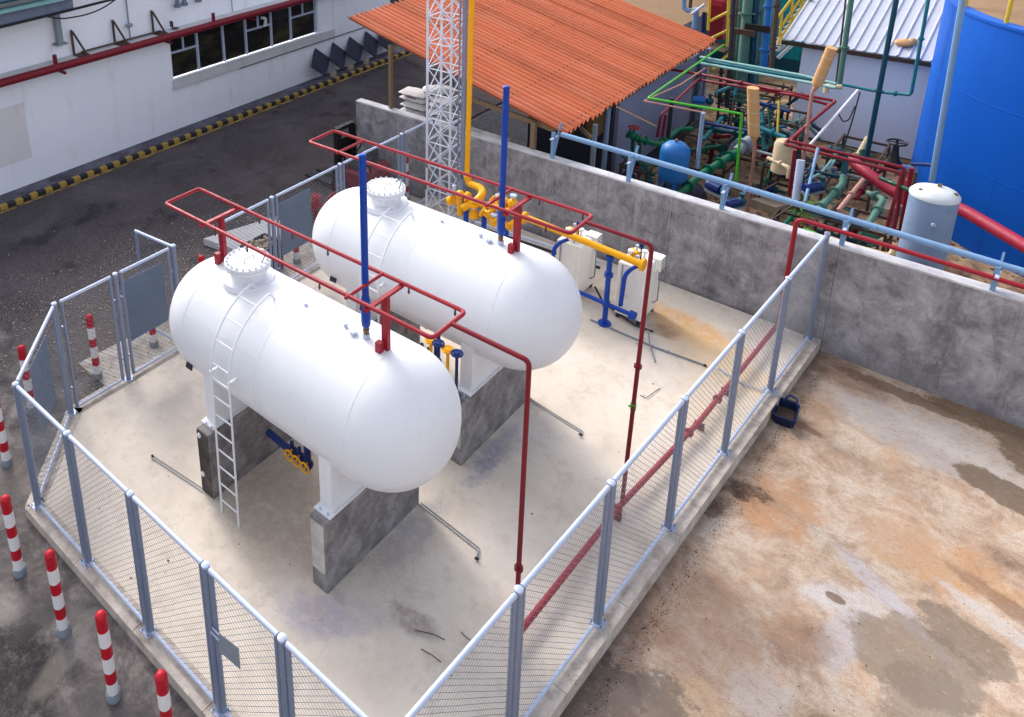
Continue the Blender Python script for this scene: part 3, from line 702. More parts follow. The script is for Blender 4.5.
# conduits on the pad
def conduit(pts, label, r=.006, gap=.04):
    t = thing('earthing_conduit', label, 'conduit', pts[0], 'thin conduits on the pad')
    a = [Vector(p) for p in pts]; d = (a[1]-a[0]).normalized(); n = Vector((-d.y, d.x, 0))*gap
    for s in (0, 1):
        m = MB(); m.tube([p+n*s for p in a], r, 6, .03); m.build('conduit_run', 'grey', t)
    m = MB(); e = a[-1]; m.cyl(e, e+Vector((.0, 0, .03)), .014, 8); m.box(e+Vector((0, 0, .01)), (.05, .03, .015)); m.build('end_fitting', 'dark', t)
    return t
conduit([(1.50, 1.70, .014), (.49, 1.586, .014), (.47, 1.56, .03)], 'thin double conduit left of the ladder foot')
conduit([(3.80, 3.475, .014), (4.77, 3.40, .014), (4.83, 3.28, .02)], 'thin double conduit running out from the nearer plinth')
conduit([(3.84, 6.19, .014), (4.79, 6.08, .014), (4.80, 6.02, .02)], 'thin double conduit running out from the farther plinth')
conduit([(3.629, 8.689, 0.014), (4.785, 8.671, 0.014), (5.560, 8.747, 0.014)], 'thin double conduit crossing the pad before the cabinets', .008, .03)
pipe('flexible_cable', 'thin grey cable trailing from the end cabinet', [(4.591, 8.811, 0.200), (4.699, 8.673, 0.030), (4.932, 8.314, 0.020)], .012, 'grey', 'cable')
pipe('drain_tube', 'thin tube running under the fence to the blue tub', [(5.732, 8.824, 0.020), (6.183, 8.671, 0.030), (6.42, 8.72, .03), (6.666, 8.818, 0.000)], .012, 'galvl', 'tube', flanges=[(0, .9)])

# pipework under and between the tanks
def valve_stand(x, y, z0, z1, mat, wm, label):
    t = thing('valve', label, 'valve', (x, y, z0), 'hand wheel valves between the tanks')
    m = MB(); m.cyl((x, y, z0), (x, y, z1), .022, 10); m.ball((x, y, z0+.06), .055); m.build('stem', mat, t)
    w = MB(); w.tube([(x+.075*math.cos(q*math.pi/6), y+.075*math.sin(q*math.pi/6), z1) for q in range(12)], .016, 6, closed=True, res=1)
    w.cyl((x, y, z1-.01), (x, y, z1+.02), .05, 10); w.build('hand_wheel', mat if wm is None else wm, t)
valve_stand(3.38, 4.30, 1.25, 1.92, 'yellow', None, 'yellow hand wheel valve, leftmost between the tanks')
valve_stand(3.50, 4.30, 1.25, 1.93, 'dkblue', None, 'dark blue hand wheel valve beside the leftmost yellow one')
valve_stand(3.65, 4.31, 1.15, 1.90, 'yellow', None, 'yellow hand wheel valve between two blue ones')
valve_stand(3.80, 4.30, 1.10, 1.92, 'dkblue', None, 'dark blue hand wheel valve nearest the white saddle')
m = MB(); m.tube([(2.0, 4.3, 1.2), (3.72, 4.35, 1.2), (3.74, 4.45, 1.1)], .045, 10)
tag(m.build('liquid_line', 'dkblue'), 'dark blue pipe run low between the tanks', 'pipe')
def under(dx, dy, la):
    t = thing('bottom_pipework', la, 'pipework', (2.4+dx, 2.5+dy, .45), 'blue and yellow pipework under the tanks')
    p0 = Vector((1.968, 2.500, 0.743)); p1 = Vector((2.733, 2.500, 0.689)); o_ = Vector((dx, dy, 0))
    m = MB(); m.tube([p0+o_, p1+o_, Vector((p1.x, p1.y, 1.45))+o_], .05, 12); m.build('pipe_run', 'dkblue', t)
    for f in (.62, .8, 1.0):
        p = p0.lerp(p1, f)+o_; m = MB(); m.ball(p, .075); m.cyl(p-Vector((0, 0, .1)), p+Vector((0, 0, .16)), .03, 8); v = m.build('valve_body', 'dkblue', t)
        w = MB(); cc = p+Vector((.06, -.12, .06)); w.tube([cc+Vector((.075*math.cos(q*math.pi/6), 0, .075*math.sin(q*math.pi/6))) for q in range(12)], .014, 6, closed=True, res=1); w.cyl(cc, cc+Vector((-.05, .11, 0)), .014, 6); w.build('hand_wheel', 'yellow', v)
    for x in (2.2, 2.9):
        m = MB(); m.cyl((x+dx, 2.95+dy, .8), (x+dx, 2.95+dy, ZC-RAD+.1), .03, 10); m.build('riser', 'dkblue' if x < 2.5 else 'yellow', t)
under(0, 0, 'dark blue pipework with yellow valves under the nearer tank')
under(DX, DY, 'dark blue pipework with yellow valves under the farther tank')

# ---------------------------------------------------------------- fence
def wire_mesh(m, a, b, z0, z1, pitch=.08, r=.0029, lead=1):
    a = Vector(a).to_2d(); b = Vector(b).to_2d(); L_ = (b-a).length; d = (b-a)/L_; n = Vector((-d.y, d.x))
    H_ = z1-z0
    def pt(u, z, s): return Vector((a.x+d.x*u+n.x*s, a.y+d.y*u+n.y*s, z0+z))
    for sgn in (1, -1):
        rw = r if sgn == lead else r*.62
        c = -L_ if sgn == 1 else 0
        c = math.ceil(c/pitch)*pitch
        while c < (H_ if sgn == 1 else H_+L_):
            # z = c + sgn*u
            us = [0, L_]; lo, hi = 0, L_
            if sgn == 1: lo = max(0, -c); hi = min(L_, H_-c)
            else: lo = max(0, c-H_); hi = min(L_, c)
            if hi-lo > .03:
                k = max(1, int((hi-lo)/.35)); ps = []
                for i in range(k+1):
                    u = lo+(hi-lo)*i/k; j = .006*math.sin(u*9+c*5) if 0 < i < k else 0
                    ps.append(pt(u, c+sgn*u+j, .0015*sgn))
                [m.cyl(ps[i], ps[i+1], rw, 3, caps=False) for i in range(k)]
            c += pitch
FG = 'galvanised mesh panels round the tank compound'
FP = 'round galvanised fence posts'
def panel(a, b, label, z0=.07, z1=1.985, parent_name='mesh_fence', cat='mesh fence', group=FG, sign=False):
    a = Vector((a[0], a[1], 0)); b = Vector((b[0], b[1], 0)); d = (b-a).normalized()
    t = thing(parent_name, label, cat, ((a.x+b.x)/2, (a.y+b.y)/2, 0.012), group)
    r = .027
    m = MB(); m.cyl(a+Vector((0, 0, z1)), b+Vector((0, 0, z1)), r, 12); m.build('top_rail', 'galvl', t)
    m = MB(); m.cyl(a+Vector((0, 0, z0)), b+Vector((0, 0, z0)), r*.85, 12); m.build('bottom_rail', 'galvl', t)
    for p, s in ((a, 1), (b, -1)):
        m = MB(); q = p+d*s*r*.5; m.cyl(q+Vector((0, 0, z0)), q+Vector((0, 0, z1+.0)), r, 12); m.build('side_rail', 'galv', t)
        for z in (.45, 1.55): m = MB(); m.box(p-d*s*.01+Vector((0, 0, z)), (.05, .03, .03), math.atan2(d.y, d.x)); m.build('clamp', 'galv', t, smooth=False)
    m = MB(); wire_mesh(m, a+d*.03, b-d*.03, z0+.02, z1-.02, lead=1 if d.x > .5 else -1); o = m.build('wire_mesh', 'wire', t); o['kind'] = 'stuff'
    if sign:
        y0, y1 = sign; n = Vector((-d.y, d.x, 0))*(-.02 if sign_out(a, b) else .02)
        p = a+d*y0; q = a+d*y1
        m = MB(); m.add([p+n+Vector((0, 0, .66)), q+n+Vector((0, 0, .66)), q+n+Vector((0, 0, 1.79)), p+n+Vector((0, 0, 1.79)),
                         p+n*1.2+Vector((0, 0, .66)), q+n*1.2+Vector((0, 0, .66)), q+n*1.2+Vector((0, 0, 1.79)), p+n*1.2+Vector((0, 0, 1.79))],
                        [(0, 1, 2, 3), (7, 6, 5, 4), (0, 4, 5, 1), (1, 5, 6, 2), (2, 6, 7, 3), (3, 7, 4, 0)])
        tag(m.build('sign_board', 'sign', None, smooth=False), sign_labels.pop(0), 'sign', 'sign boards seen from the back on the gates')
    return t
def sign_out(a, b): return False
sign_labels = ['blank back of the sign board on the slanting corner panel', 'blank back of the sign board on the gate leaf left of the nearer tank', 'blank back of the sign board on the mesh panel behind the farther tank']
def post(x, y, label, z1=2.0, r=.04):
    t = thing('fence_post', label, 'fence post', (x, y, .012), FP)
    m = MB(); m.cyl((x, y, .012), (x, y, z1), r, 14); m.build('tube', 'galv', t)
    m = MB(); m.lathe([(r+.003, z1-.01), (r+.003, z1+.012), (r*.5, z1+.026)], (x, y, 0), 'z', 14); m.build('cap', 'galvl', t)
    m = MB(); m.box((x, y, .018), (.15, .15, .012)); bp = m.build('base_plate', 'galvl', t, smooth=False)
    for sx in (-.055, .055):
        for sy in (-.055, .055):
            m = MB(); m.cyl((x+sx, y+sy, .022), (x+sx, y+sy, .05), .011, 6); m.build('bolt', 'galv', bp)
    return t
fx = [0, 1.28, 2.594, 3.869, 4.93, 6.125]
names_p = ['fence post at the left corner of the compound', 'second fence post along the front left side', 'third fence post along the front left side', 'fence post carrying the small dark plate', 'fifth fence post along the front left side', 'fence post at the front corner nearest the camera']
for i, x in enumerate(fx): post(x, 0, names_p[i])
names_f = ['first mesh panel right of the left corner post', 'second mesh panel of the front left side', 'third mesh panel of the front left side', 'narrow mesh panel right of the small dark plate', 'mesh panel running into the front corner']
for i in range(5): panel((fx[i]+.058, 0), (fx[i+1]-.058, 0), names_f[i])
ry = [0, 1.793, 3.521, 5.304, 7.062, 8.82, 10.593]
o_ = ['', 'second', 'third', 'fourth', 'fifth', 'sixth', 'last']
for i, y in enumerate(ry):
    if i: post(XR(y), y, ['', 'fence post at the double joint nearest the bottom edge', 'fence post beside the long drop pipe, right side', 'middle fence post of the right hand side', 'fence post above the middle of the right hand kerb', 'fence post beside the blue tub', 'last fence post against the boundary wall'][i])
    if i < 6: panel((XR(y+.058), y+.058), (XR(ry[i+1]-.058), ry[i+1]-.058), ['nearest mesh panel of the right hand side', 'second mesh panel of the right hand side', 'third mesh panel of the right hand side, middle', 'fourth mesh panel of the right hand side', 'fifth mesh panel of the right hand side', 'farthest mesh panel of the right hand side, touching the wall'][i])
# slanting corner panel and gates
panel((-.05, .05), (-1.195, 1.19), 'slanting mesh panel between left corner and gates', sign=(.50, 1.24))
GX = -1.245
for y, l in ((1.24, 'gate post left of the open framed leaf'), (2.30, 'gate post between the two near leaves'), (3.43, 'gate post where the opened leaf hangs'), (5.69, 'gate post behind the nearer tank'), (7.56, 'gate post left of the forklift'), (9.55, 'gate post in front of the forklift')): post(GX, y, l)
panel((GX, 1.34), (GX, 2.21), 'leftmost gate leaf, with a bollard seen through it', parent_name='gate_leaf', cat='gate')
panel((GX, 2.39), (GX, 3.33), 'gate leaf left of the nearer tank carrying a sign board', parent_name='gate_leaf', cat='gate', sign=(.05, .81))
panel((GX-.02, 3.415), (-2.18, 3.315), 'opened gate leaf swung outwards over the road', parent_name='gate_leaf', cat='gate')
panel((GX, 4.40), (GX, 5.59), 'mesh panel behind the manhole of the nearer tank')
panel((GX, 5.79), (GX, 7.47), 'mesh panel left of the farther tank carrying a sign board', sign=(.09, .93))
panel((GX, 7.65), (GX, 9.45), 'mesh panel in front of the forklift')
panel((GX, 9.65), (GX, 10.74), 'last mesh panel behind the lattice mast')
# small dark plate
m = MB(); m.add([(4.02, -.05, 1.06), (4.35, -.05, 1.12), (4.35, -.05, 1.40), (4.06, -.05, 1.33), (4.02, -.056, 1.06), (4.35, -.056, 1.12), (4.35, -.056, 1.40), (4.06, -.056, 1.33)],
                [(0, 1, 2, 3), (7, 6, 5, 4), (0, 4, 5, 1), (1, 5, 6, 2), (2, 6, 7, 3), (3, 7, 4, 0)])
pl = m.build('notice_plate', 'grey', None, smooth=False); tag(pl, 'small dark plate hung tilted on the front fence', 'sign')
for x, z in ((3.93, 1.2), (3.97, 1.28)):
    m = MB(); m.box((x+.05, -.045, z), (.16, .012, .02)); m.build('hanger', 'galvl', pl, smooth=False).location -= Vector((0, 0, 0))

# ---------------------------------------------------------------- bollards
def make_bollard(label):
    t = thing('bollard', label, 'bollard', (0, 0, GL), 'red and white striped bollards')
    r = .062; z = GL
    m = MB(); m.lathe([(.08, z), (.08, z+.09), (.076, z+.10), (.068, z+.098), (.064, z+.08)], (0, 0, 0), 'z', 20); m.build('collar', 'grey', t)
    bands = [('white', .06, .26), ('red', .26, .42), ('white', .42, .63), ('red', .63, .79), ('white', .79, 1.0), ('red', 1.0, 1.17)]
    for c, a, b in bands:
        m = MB(); m.lathe([(r, z+a+.0), (r, z+b-.001)], (0, 0, 0), 'z', 20); m.build(('red' if c == 'red' else 'white')+'_band', 'bred' if c == 'red' else 'bwhite', t)
    m = MB(); m.lathe([(r, z+1.168), (r*.97, z+1.19), (r*.8, z+1.215), (r*.45, z+1.232), (.003, z+1.237)], (0, 0, 0), 'z', 20); m.build('domed_cap', 'bred', t)
    return t
M['bred'] = paint('bollard_red', (184, 22, 40), .4, .16, (96, 20, 28), 8)
M['bwhite'] = paint('bollard_white', (226, 222, 222), .45, .06, (150, 140, 134), 8)
bol = [((-1.20, .13), 'striped bollard at the far left edge, standing by the left corner post'), ((.646, -.613), 'upper of the three whole bollards in front of the kerb'),
       ((1.76, -.632), 'middle bollard of the row in front of the kerb'), ((2.823, -.639), 'lowest whole bollard in front of the kerb'),
       ((3.79, -.58), 'bollard cut off by the bottom edge of the photo'), ((-1.956, .93), 'bollard seen through the slanting corner panel'),
       ((-1.865, 2.08), 'bollard seen through the leftmost gate leaf'), ((-1.85, 3.22), 'bollard partly behind the sign board left of the nearer tank'),
       ((-1.90, 4.45), 'bollard whose red cap peeps over the left end of the nearer tank'), ((-1.868, 6.83), 'bollard below the sign board behind the farther tank'),
       ((-1.80, 10.42), 'bollard between the gate posts and the lattice mast')]
b0 = make_bollard(bol[0][1]); b0.location = (bol[0][0][0], bol[0][0][1], GL)
for (x, y), l in bol[1:]: copy_tree(b0, (x, y, GL), l)

# ---------------------------------------------------------------- vaporiser cabinets and manifold
def cabinet(x0, label):
    y0, y1 = 9.08, 9.72; x1 = x0+.47; z1 = 1.12
    t = thing('vaporiser_cabinet', label, 'cabinet', ((x0+x1)/2, (y0+y1)/2, 0), 'cream vaporiser cabinets')
    m = MB(); m.bbox(((x0+x1)/2, (y0+y1)/2, (z1+.1)/2), (x1-x0, y1-y0, z1-.1), .012); m.build('casing', 'cream', t, smooth=False)
    m = MB(); m.box(((x0+x1)/2, y0-.006, .6), (x1-x0-.16, .014, .9)); m.build('front_door', 'cream', t, smooth=False)
    m = MB(); m.box((x1+.003, (y0+y1)/2, .62), (.014, y1-y0-.1, .85)); m.build('side_door', 'cream', t, smooth=False)
    m = MB(); m.cyl((x0+.09, y0-.03, .15), (x0+.09, y0-.03, 1.1), .011, 6); m.build('riser_tube', 'grey', t)
    for sx in (x0+.05, x1-.05):
        for sy in (y0+.05, y1-.05):
            m = MB(); m.box((sx, sy, .05), (.06, .06, .1)); m.build('leg', 'dark', t, smooth=False)
    m = MB(); m.bbox((x1-.03, y1-.10, z1-.08), (.24, .22, .24), .01)
    hb = m.build('burner_hood', 'cream', t, smooth=False)
    for z in (-.06, 0, .06, .12):
        m = MB(); m.box((x1+.095, y1-.10, z1-.11+z), (.012, .17, .012)); m.build('louvre', 'grey', hb, smooth=False)
    xc = (x0+x1)/2
    for k, (dx, dy, h, mt) in enumerate([(-.08, .1, .2, 'cream'), (.06, .06, .16, 'galvl'), (.12, .2, .22, 'cream'), (-.04, .26, .24, 'galvl')]):
        m = MB(); m.cyl((xc+dx, y0+dy, z1-.02), (xc+dx, y0+dy, z1+h), .018, 8); m.cyl((xc+dx, y0+dy, z1+h), (xc+dx, y0+dy, z1+h+.04), .05 if k % 2 == 0 else .03, 12); m.ball((xc+dx, y0+dy, z1+h*.5), .035, 8, 6); m.build('gauge', mt, t)
    m = MB(); m.cyl((xc-.12, y0+.22, z1+.14), (xc+.02, y0+.16, z1+.14), .075, 16); m.cyl((xc-.14, y0+.23, z1+.14), (xc-.12, y0+.22, z1+.14), .04, 12)
    m.cyl((xc-.05, y0+.19, z1), (xc-.05, y0+.19, z1+.14), .025, 8); m.build('gas_regulator', 'yellow', t)
    m = MB(); m.cyl((xc+.02, y0+.3, z1), (xc+.02, y0+.3, z1+.26), .016, 8); m.box((xc+.02, y0+.3, z1+.28), (.07, .05, .07)); m.build('solenoid', 'dkblue', t, smooth=False)
    m = MB(); m.tube([(x1+.03, y1-.2, .95), (x1+.09, y1-.2, .9), (x1+.09, y1-.2, .35), (x1+.02, y1-.25, .3)], .012, 6); m.build('cable_tail', 'grey', t)
    return t
cabinet(2.72, 'left cream vaporiser cabinet beside the farther tank')
cabinet(3.88, 'right cream vaporiser cabinet at the end of the yellow pipe')
m = MB(); m.tube([(3.4, 9.3, .3), (3.6, 9.25, .07), (4.3, 9.0, .05), (4.6, 9.05, .04)], .018, 6); tag(m.build('black_hose', 'dark'), 'black hose lying under the right cabinet', 'hose')
ym = thing('gas_manifold', 'bright yellow gas manifold with valves beside the boundary wall', 'gas manifold', (2.0, 8.8, 0))
m = MB(); m.tube([(.80, 8.8, 1.42), (1.85, 8.8, 1.52), (2.35, 8.8, 1.50), (4.42, 8.8, 1.39)], .062, 14, .1); m.build('main_pipe', 'yellow', ym)
for x in (.95, 1.75, 2.2, 4.40):
    m = MB(); m.flange((x, 8.8, 1.50 if x < 4 else 1.392), (1, 0, 0), .11, .06, 16); m.build('flange', 'yellow', ym)
m = MB(); m.tube([(0.816, 8.800, 1.088), (0.784, 8.800, 1.471)], .075, 12); m.ball((0.784, 8.800, 1.493), .10); m.cyl((0.623, 8.800, 1.330), (0.529, 8.800, 1.277), .09, 14); m.build('strainer', 'yellow', ym)
m = MB(); m.tube([(0.926, 8.700, 1.298), (1.195, 8.800, 1.521), (1.175, 9.000, 1.586), (0.875, 9.400, 1.443), (0.460, 9.600, 1.346), (0.408, 9.600, 1.511)], .075, 12, .08); m.build('swept_pipe', 'yellow', ym)
for k, (a, b) in enumerate([((1.140, 8.750, 1.416), (1.147, 8.750, 1.181)), ((1.376, 8.700, 1.367), (1.664, 8.700, 1.277)), ((1.486, 8.700, 1.363), (1.595, 8.900, 1.509)), ((1.921, 8.700, 1.264), (2.106, 8.800, 1.433)), ((1.611, 8.900, 1.662), (1.870, 8.900, 1.623)), ((1.379, 9.000, 1.503), (1.558, 9.000, 1.435))]):
    m = MB(); m.cyl(a, b, .055, 12); m.flange(a, Vector(b)-Vector(a), .10, .04); m.flange(b, Vector(b)-Vector(a), .10, .04)
    m.flange(Vector(a).lerp(Vector(b), .5), Vector(b)-Vector(a), .065, .03); m.build('branch_pipe', 'yellow', ym)
for q in ((1.146, 8.750, 1.223), (1.622, 8.700, 1.241), (1.726, 8.900, 1.490), (1.890, 8.900, 1.650), (1.512, 9.000, 1.483)):
    m = MB(); m.ball(q, .095, 12, 8); m.cyl(q, Vector(q)+Vector((0, 0, .14)), .02, 8); vv = m.build('valve_body', 'yellow', ym)
    m = MB(); m.cyl(Vector(q)+Vector((0, 0, .13)), Vector(q)+Vector((0, 0, .17)), .065, 12); m.build('actuator', 'galvl', vv)
for q in ((1.222, 8.900, 1.426), (1.463, 8.800, 1.462), (1.510, 9.100, 1.634), (1.599, 9.100, 1.600), (0.574, 8.900, 1.495)):
    m = MB(); m.cyl(Vector(q)-Vector((0, 0, .08)), Vector(q)+Vector((0, 0, .06)), .04, 10); m.ball(Vector(q)+Vector((0, 0, .07)), .045, 8, 6); m.build('pressure_gauge', 'galvl', ym)
for q in ((0.965, 8.750, 1.139), (1.373, 8.750, 1.131), (1.858, 8.750, 1.029)):
    m = MB(); m.cyl((q[0], q[1], 0), (q[0], q[1], q[2]+.12), .05, 12); m.flange((q[0], q[1], .012), (0, 0, 1), .1, .024); m.build('blue_stanchion', 'blue', ym)
tag(MB().tube([(0.240, 9.900, 5.702), (0.408, 9.600, 1.511)], .052, 14).build('gas_riser', 'yellow'), 'tall yellow pipe rising beside the lattice mast', 'pipe')
tag(MB().tube([(0.047, 9.950, 5.672), (0.190, 9.750, 0.691)], .05, 14).build('cable_riser', 'galv'), 'tall grey pipe between the mast and the yellow pipe', 'pipe')
tag(MB().tube([(-0.035, 9.900, 5.671), (-0.024, 9.900, 0.558)], .018, 8).build('cable_riser', 'galv'), 'thin grey conduit on the near side of the mast', 'conduit')
# blue outlet frame in front of the cabinets
bf = thing('outlet_frame', 'blue pipe frame standing in front of the cabinets', 'pipework', (3.86, 8.76, 0))
m = MB(); m.cyl((3.86, 8.76, .02), (3.86, 8.76, 1.34), .045, 14); m.build('upright', 'blue', bf)
m = MB(); m.flange((3.86, 8.76, .02), (0, 0, 1), .11, .03, 18); m.build('base_flange', 'blue', bf)
m = MB(); m.flange((3.86, 8.76, 1.0), (0, 0, 1), .075, .06, 16); m.flange((3.86, 8.76, 1.33), (0, 0, 1), .07, .04, 16); m.build('collar', 'blue', bf)
m = MB(); m.tube([(3.2, 8.76, .44), (4.30, 8.76, .40)], .038, 12); m.build('cross_pipe', 'blue', bf)
m = MB(); m.cyl((4.28, 8.76, .40), (4.38, 8.76, .395), .075, 14); m.ball((3.86, 8.76, .42), .075); m.build('end_flange', 'blue', bf)
for x in (2.78, 4.10):
    m = MB(); m.tube([(x-.02, 8.84, .44), (x, 8.86, 1.05), (x+.10, 8.92, 1.2), (x+.2, 9.0, 1.25)], .036, 12, .12); m.build('riser', 'blue', bf)
# rails behind the manifold along the wall
for k, (a, b, mt, l) in enumerate([((0.821, 9.300, 0.702), (3.199, 9.900, 0.449), 'galvl', 'upper pale pipe running behind the manifold'), ((0.823, 9.300, 0.612), (3.208, 9.900, 0.323), 'dark', 'dark pipe running under the pale one behind the manifold')]):
    tag(MB().tube([a, b], .03, 8).build('service_pipe', mt), l, 'pipe')

# ---------------------------------------------------------------- lattice mast
lt = thing('lattice_mast', 'white lattice steel mast rising behind the farther tank', 'mast', (-.52, 10.3, 0))
lx0, lx1, ly0, ly1 = -.90, -.30, 10.0, 10.5; LZ = 7.2
cs = [(lx0, ly0), (lx1, ly0), (lx1, ly1), (lx0, ly1)]
for x, y in cs:
    m = MB(); m.cyl((x, y, .02), (x, y, LZ), .026, 10); m.build('leg', 'mast', lt)
    m = MB(); m.box((x, y, .02), (.16, .16, .02)); m.build('foot_plate', 'mast', lt, smooth=False)
hh = .56; n = int(LZ/hh)
for i in range(n):
    for s in range(4):
        a = cs[s]; b = cs[(s+1) % 4]; z0 = .1+i*hh; z1 = z0+hh
        m = MB(); m.cyl((a[0], a[1], z0), (b[0], b[1], z0), .014, 6); m.build('horizontal', 'mast', lt)
        m = MB(); m.cyl((a[0], a[1], z1 if (i+s) % 2 else z0), (b[0], b[1], z0 if (i+s) % 2 else z1), .012, 6); m.build('diagonal', 'mast', lt)
        m = MB(); m.cyl((a[0], a[1], z0 if (i+s) % 2 else z1), (b[0], b[1], z1 if (i+s) % 2 else z0), .012, 6); m.build('diagonal', 'mast', lt)
m = MB(); m.box((-.52, 10.3, .0), (1.3, 1.2, .1)); tag(m.build('mast_footing', 'rim', None, smooth=False), 'square concrete footing under the lattice mast', 'footing')

# ---------------------------------------------------------------- pipes on the wall top
wp = thing('wall_pipe', 'pale blue pipe carried on brackets along the top of the boundary wall', 'pipe', (5, 10.93, 2.2))
m = MB(); m.tube([(1.75, 10.93, 2.33), (5.0, 10.90, 2.26), (9.6, 10.86, 2.12), (13, 10.8, 2.05)], .052, 14, .1); m.build('pipe_run', 'ltblue', wp)
for x in (3.3, 5.2, 7.1, 8.9):
    m = MB(); m.cyl((x, 10.91-.008*(x-1.75), 2.33-.026*(x-1.75)), (x+.05, 10.91-.008*(x-1.75), 2.33-.027*(x-1.75)), .057, 14); m.build('coupling', 'ltblue', wp)
def bracket(x, label):
    t = thing('pipe_bracket', label, 'bracket', (x, 10.9, 1.8), 'brackets on the boundary wall')
    y = wy(x)+.03; zt = 2.33-.026*(x-1.75)
    m = MB(); m.box((x, y, (1.8+zt)/2+.02), (.06, .014, zt-1.76)); m.box((x+.028, y+.025, (1.8+zt)/2+.02), (.010, .06, zt-1.76)); m.build('upright', 'ltblue', t, smooth=False)
    a = Vector((x+.02, y+.02, 1.82)); b = Vector((x+.02, y+.30, zt+.16))
    m = MB(); m.box((x+.02, y+.15, (1.82+zt+.16)/2), (.03, .07, (b-a).length), 0, -math.atan2(b.y-a.y, b.z-a.z)); m.build('brace', 'ltblue', t, smooth=False)
    m = MB(); m.box((x+.02, y+.05, zt-.075), (.05, .34, .02)); m.build('saddle_plate', 'galvl', t, smooth=False)
for x, l in ((1.62, 'wall bracket just right of the orange roof corner'), (3.22, 'wall bracket in front of the small blue tank, left of it'), (4.92, 'wall bracket near the blue pump motor'), (6.76, 'wall bracket above the last fence post'), (8.66, 'rightmost wall bracket, below the blue tank')):
    bracket(x, l)

# ---------------------------------------------------------------- open shed with orange roof
shed = thing('open_shed', 'open shed with a large orange corrugated roof', 'shed', (-1.3, 15.4, GL))
RX0, RX1, RY0, RY1 = -4.06, 1.79, 11.0, 19.4; RZ0, RZ1 = 3.85, 2.3
def rz(x): return RZ0+(RZ1-RZ0)*(x-RX0)/(RX1-RX0)
NS = 15; SW = (RY1-RY0)/NS; per = SW/3
for i in range(NS):
    ya = RY0+i*SW; yb = ya+SW+.03; K = 32; vs = []; fs = []; jit = random.uniform(-.03, .03); jz = .004*(i % 2)
    for k in range(K+1):
        y = ya+(yb-ya)*k/K; h = .044*math.cos(2*math.pi*(y-RY0)/per)+jz
        for xx in (RX0+.02*math.sin(i*3), (RX0+RX1)/2, RX1+jit):
            zz = rz(xx)+h-.01*math.sin(math.pi*(xx-RX0)/(RX1-RX0))*abs(math.sin(i*1.7))
            vs.append((xx, y, zz))
    for k in range(K):
        for q in (0, 1): b = k*3+q; fs.append((b, b+1, b+4, b+3))
    n = len(vs); vs += [(a, b, c-.012) for a, b, c in vs]
    fs += [tuple(reversed([j+n for j in f])) for f in list(fs)]
    for k in range(K): fs += [(k*3+2, k*3+2+n, k*3+5+n, k*3+5), (k*3+3, k*3+3+n, k*3+n, k*3)]
    m = MB(); m.add(vs, fs); o = m.build('roof_sheet', 'orange' if i % 3 else 'orange2', shed, ang=60)
m = MB()
for xx in (-4.0, -2.6, -1.1, .3, 1.62):
    for q in range(44):
        y = RY0+(q+.5)*(RY1-RY0)/45
        m.cyl((xx, y, rz(xx)-.02), (xx, y, rz(xx)+.047), .006, 5)
o = m.build('roof_screw', 'brown', shed); o['kind'] = 'stuff'
m = MB()
for y in (11.55, 13.4, 15.5, 17.6, 19.5): m.cyl((RX0+.1, y, rz(RX0)-.13), (RX1-.1, y, rz(RX1)-.13), .05, 8)
m.build('rafter', 'brown', shed)
for x in (-4.1, -2.6, -1.1, .3, 1.55):
    m = MB(); m.box((x, (RY0+RY1)/2, rz(x)-.085), (.07, RY1-RY0-.5, .06)); m.build('purlin', 'brown', shed, smooth=False)
m = MB(); m.box((.2, 11.15, 2.42), (2.6, .05, .10), 0, 0, R(6)); m.build('tie_beam', 'wood', shed, smooth=False)
for x, zb, mt, w in ((-2.72, 1.8, 'wood', .085), (1.08, 1.8, 'wood', .1)):
    m = MB(); m.box((x, 11.02, (zb+rz(x)-.1)/2), (w, w, rz(x)-.1-zb)); m.build('front_post', mt, shed, smooth=False)
for x, y in ((-4.0, 15.4), (-4.0, 19.4), (1.5, 13.6), (1.5, 19.4)):
    m = MB(); m.cyl((x, y, GL), (x, y, rz(x)-.1), .06, 10); m.build('post', 'greytank', shed)
m = MB(); m.box((1.86, 12.2, 1.0), (.09, .06, 2.35)); m.build('post', 'grey', shed, smooth=False)
# rear and side walls of the shed (dark inside)
m = MB(); m.box((-1.2, 19.6, .9), (5.6, .15, 2.2)); m.build('rear_wall', 'shedwall', shed, smooth=False)
m = MB(); m.box((1.30, 17.0, .85), (.15, 5.0, 2.0)); m.build('side_wall', 'shedwall', shed, smooth=False)
m = MB(); m.box((.2, 14.4, .8), (2.2, .12, 2.2)); m.build('partition', 'dark', shed, smooth=False)
m = MB(); m.bbox((1.35, 13.35, 1.72), (.2, .55, .55), .02); tag(m.build('switch_box', 'brass', None, smooth=False), 'yellowish brown switch box under the orange roof edge', 'box')
m = MB(); m.box((1.75, 12.0, 2.02), (.38, .05, .09), R(-30), 0, R(12)); tag(m.build('timber_offcut', 'wood', None, smooth=False), 'pale timber offcut sticking out under the roof corner', 'timber')
sheet('shed_floor', [(-4.0, 11.1), (1.6, 11.1), (1.6, 19.4), (-4.0, 19.4)], -.20, 'dark', .02, 'dark oily floor under the orange roof')
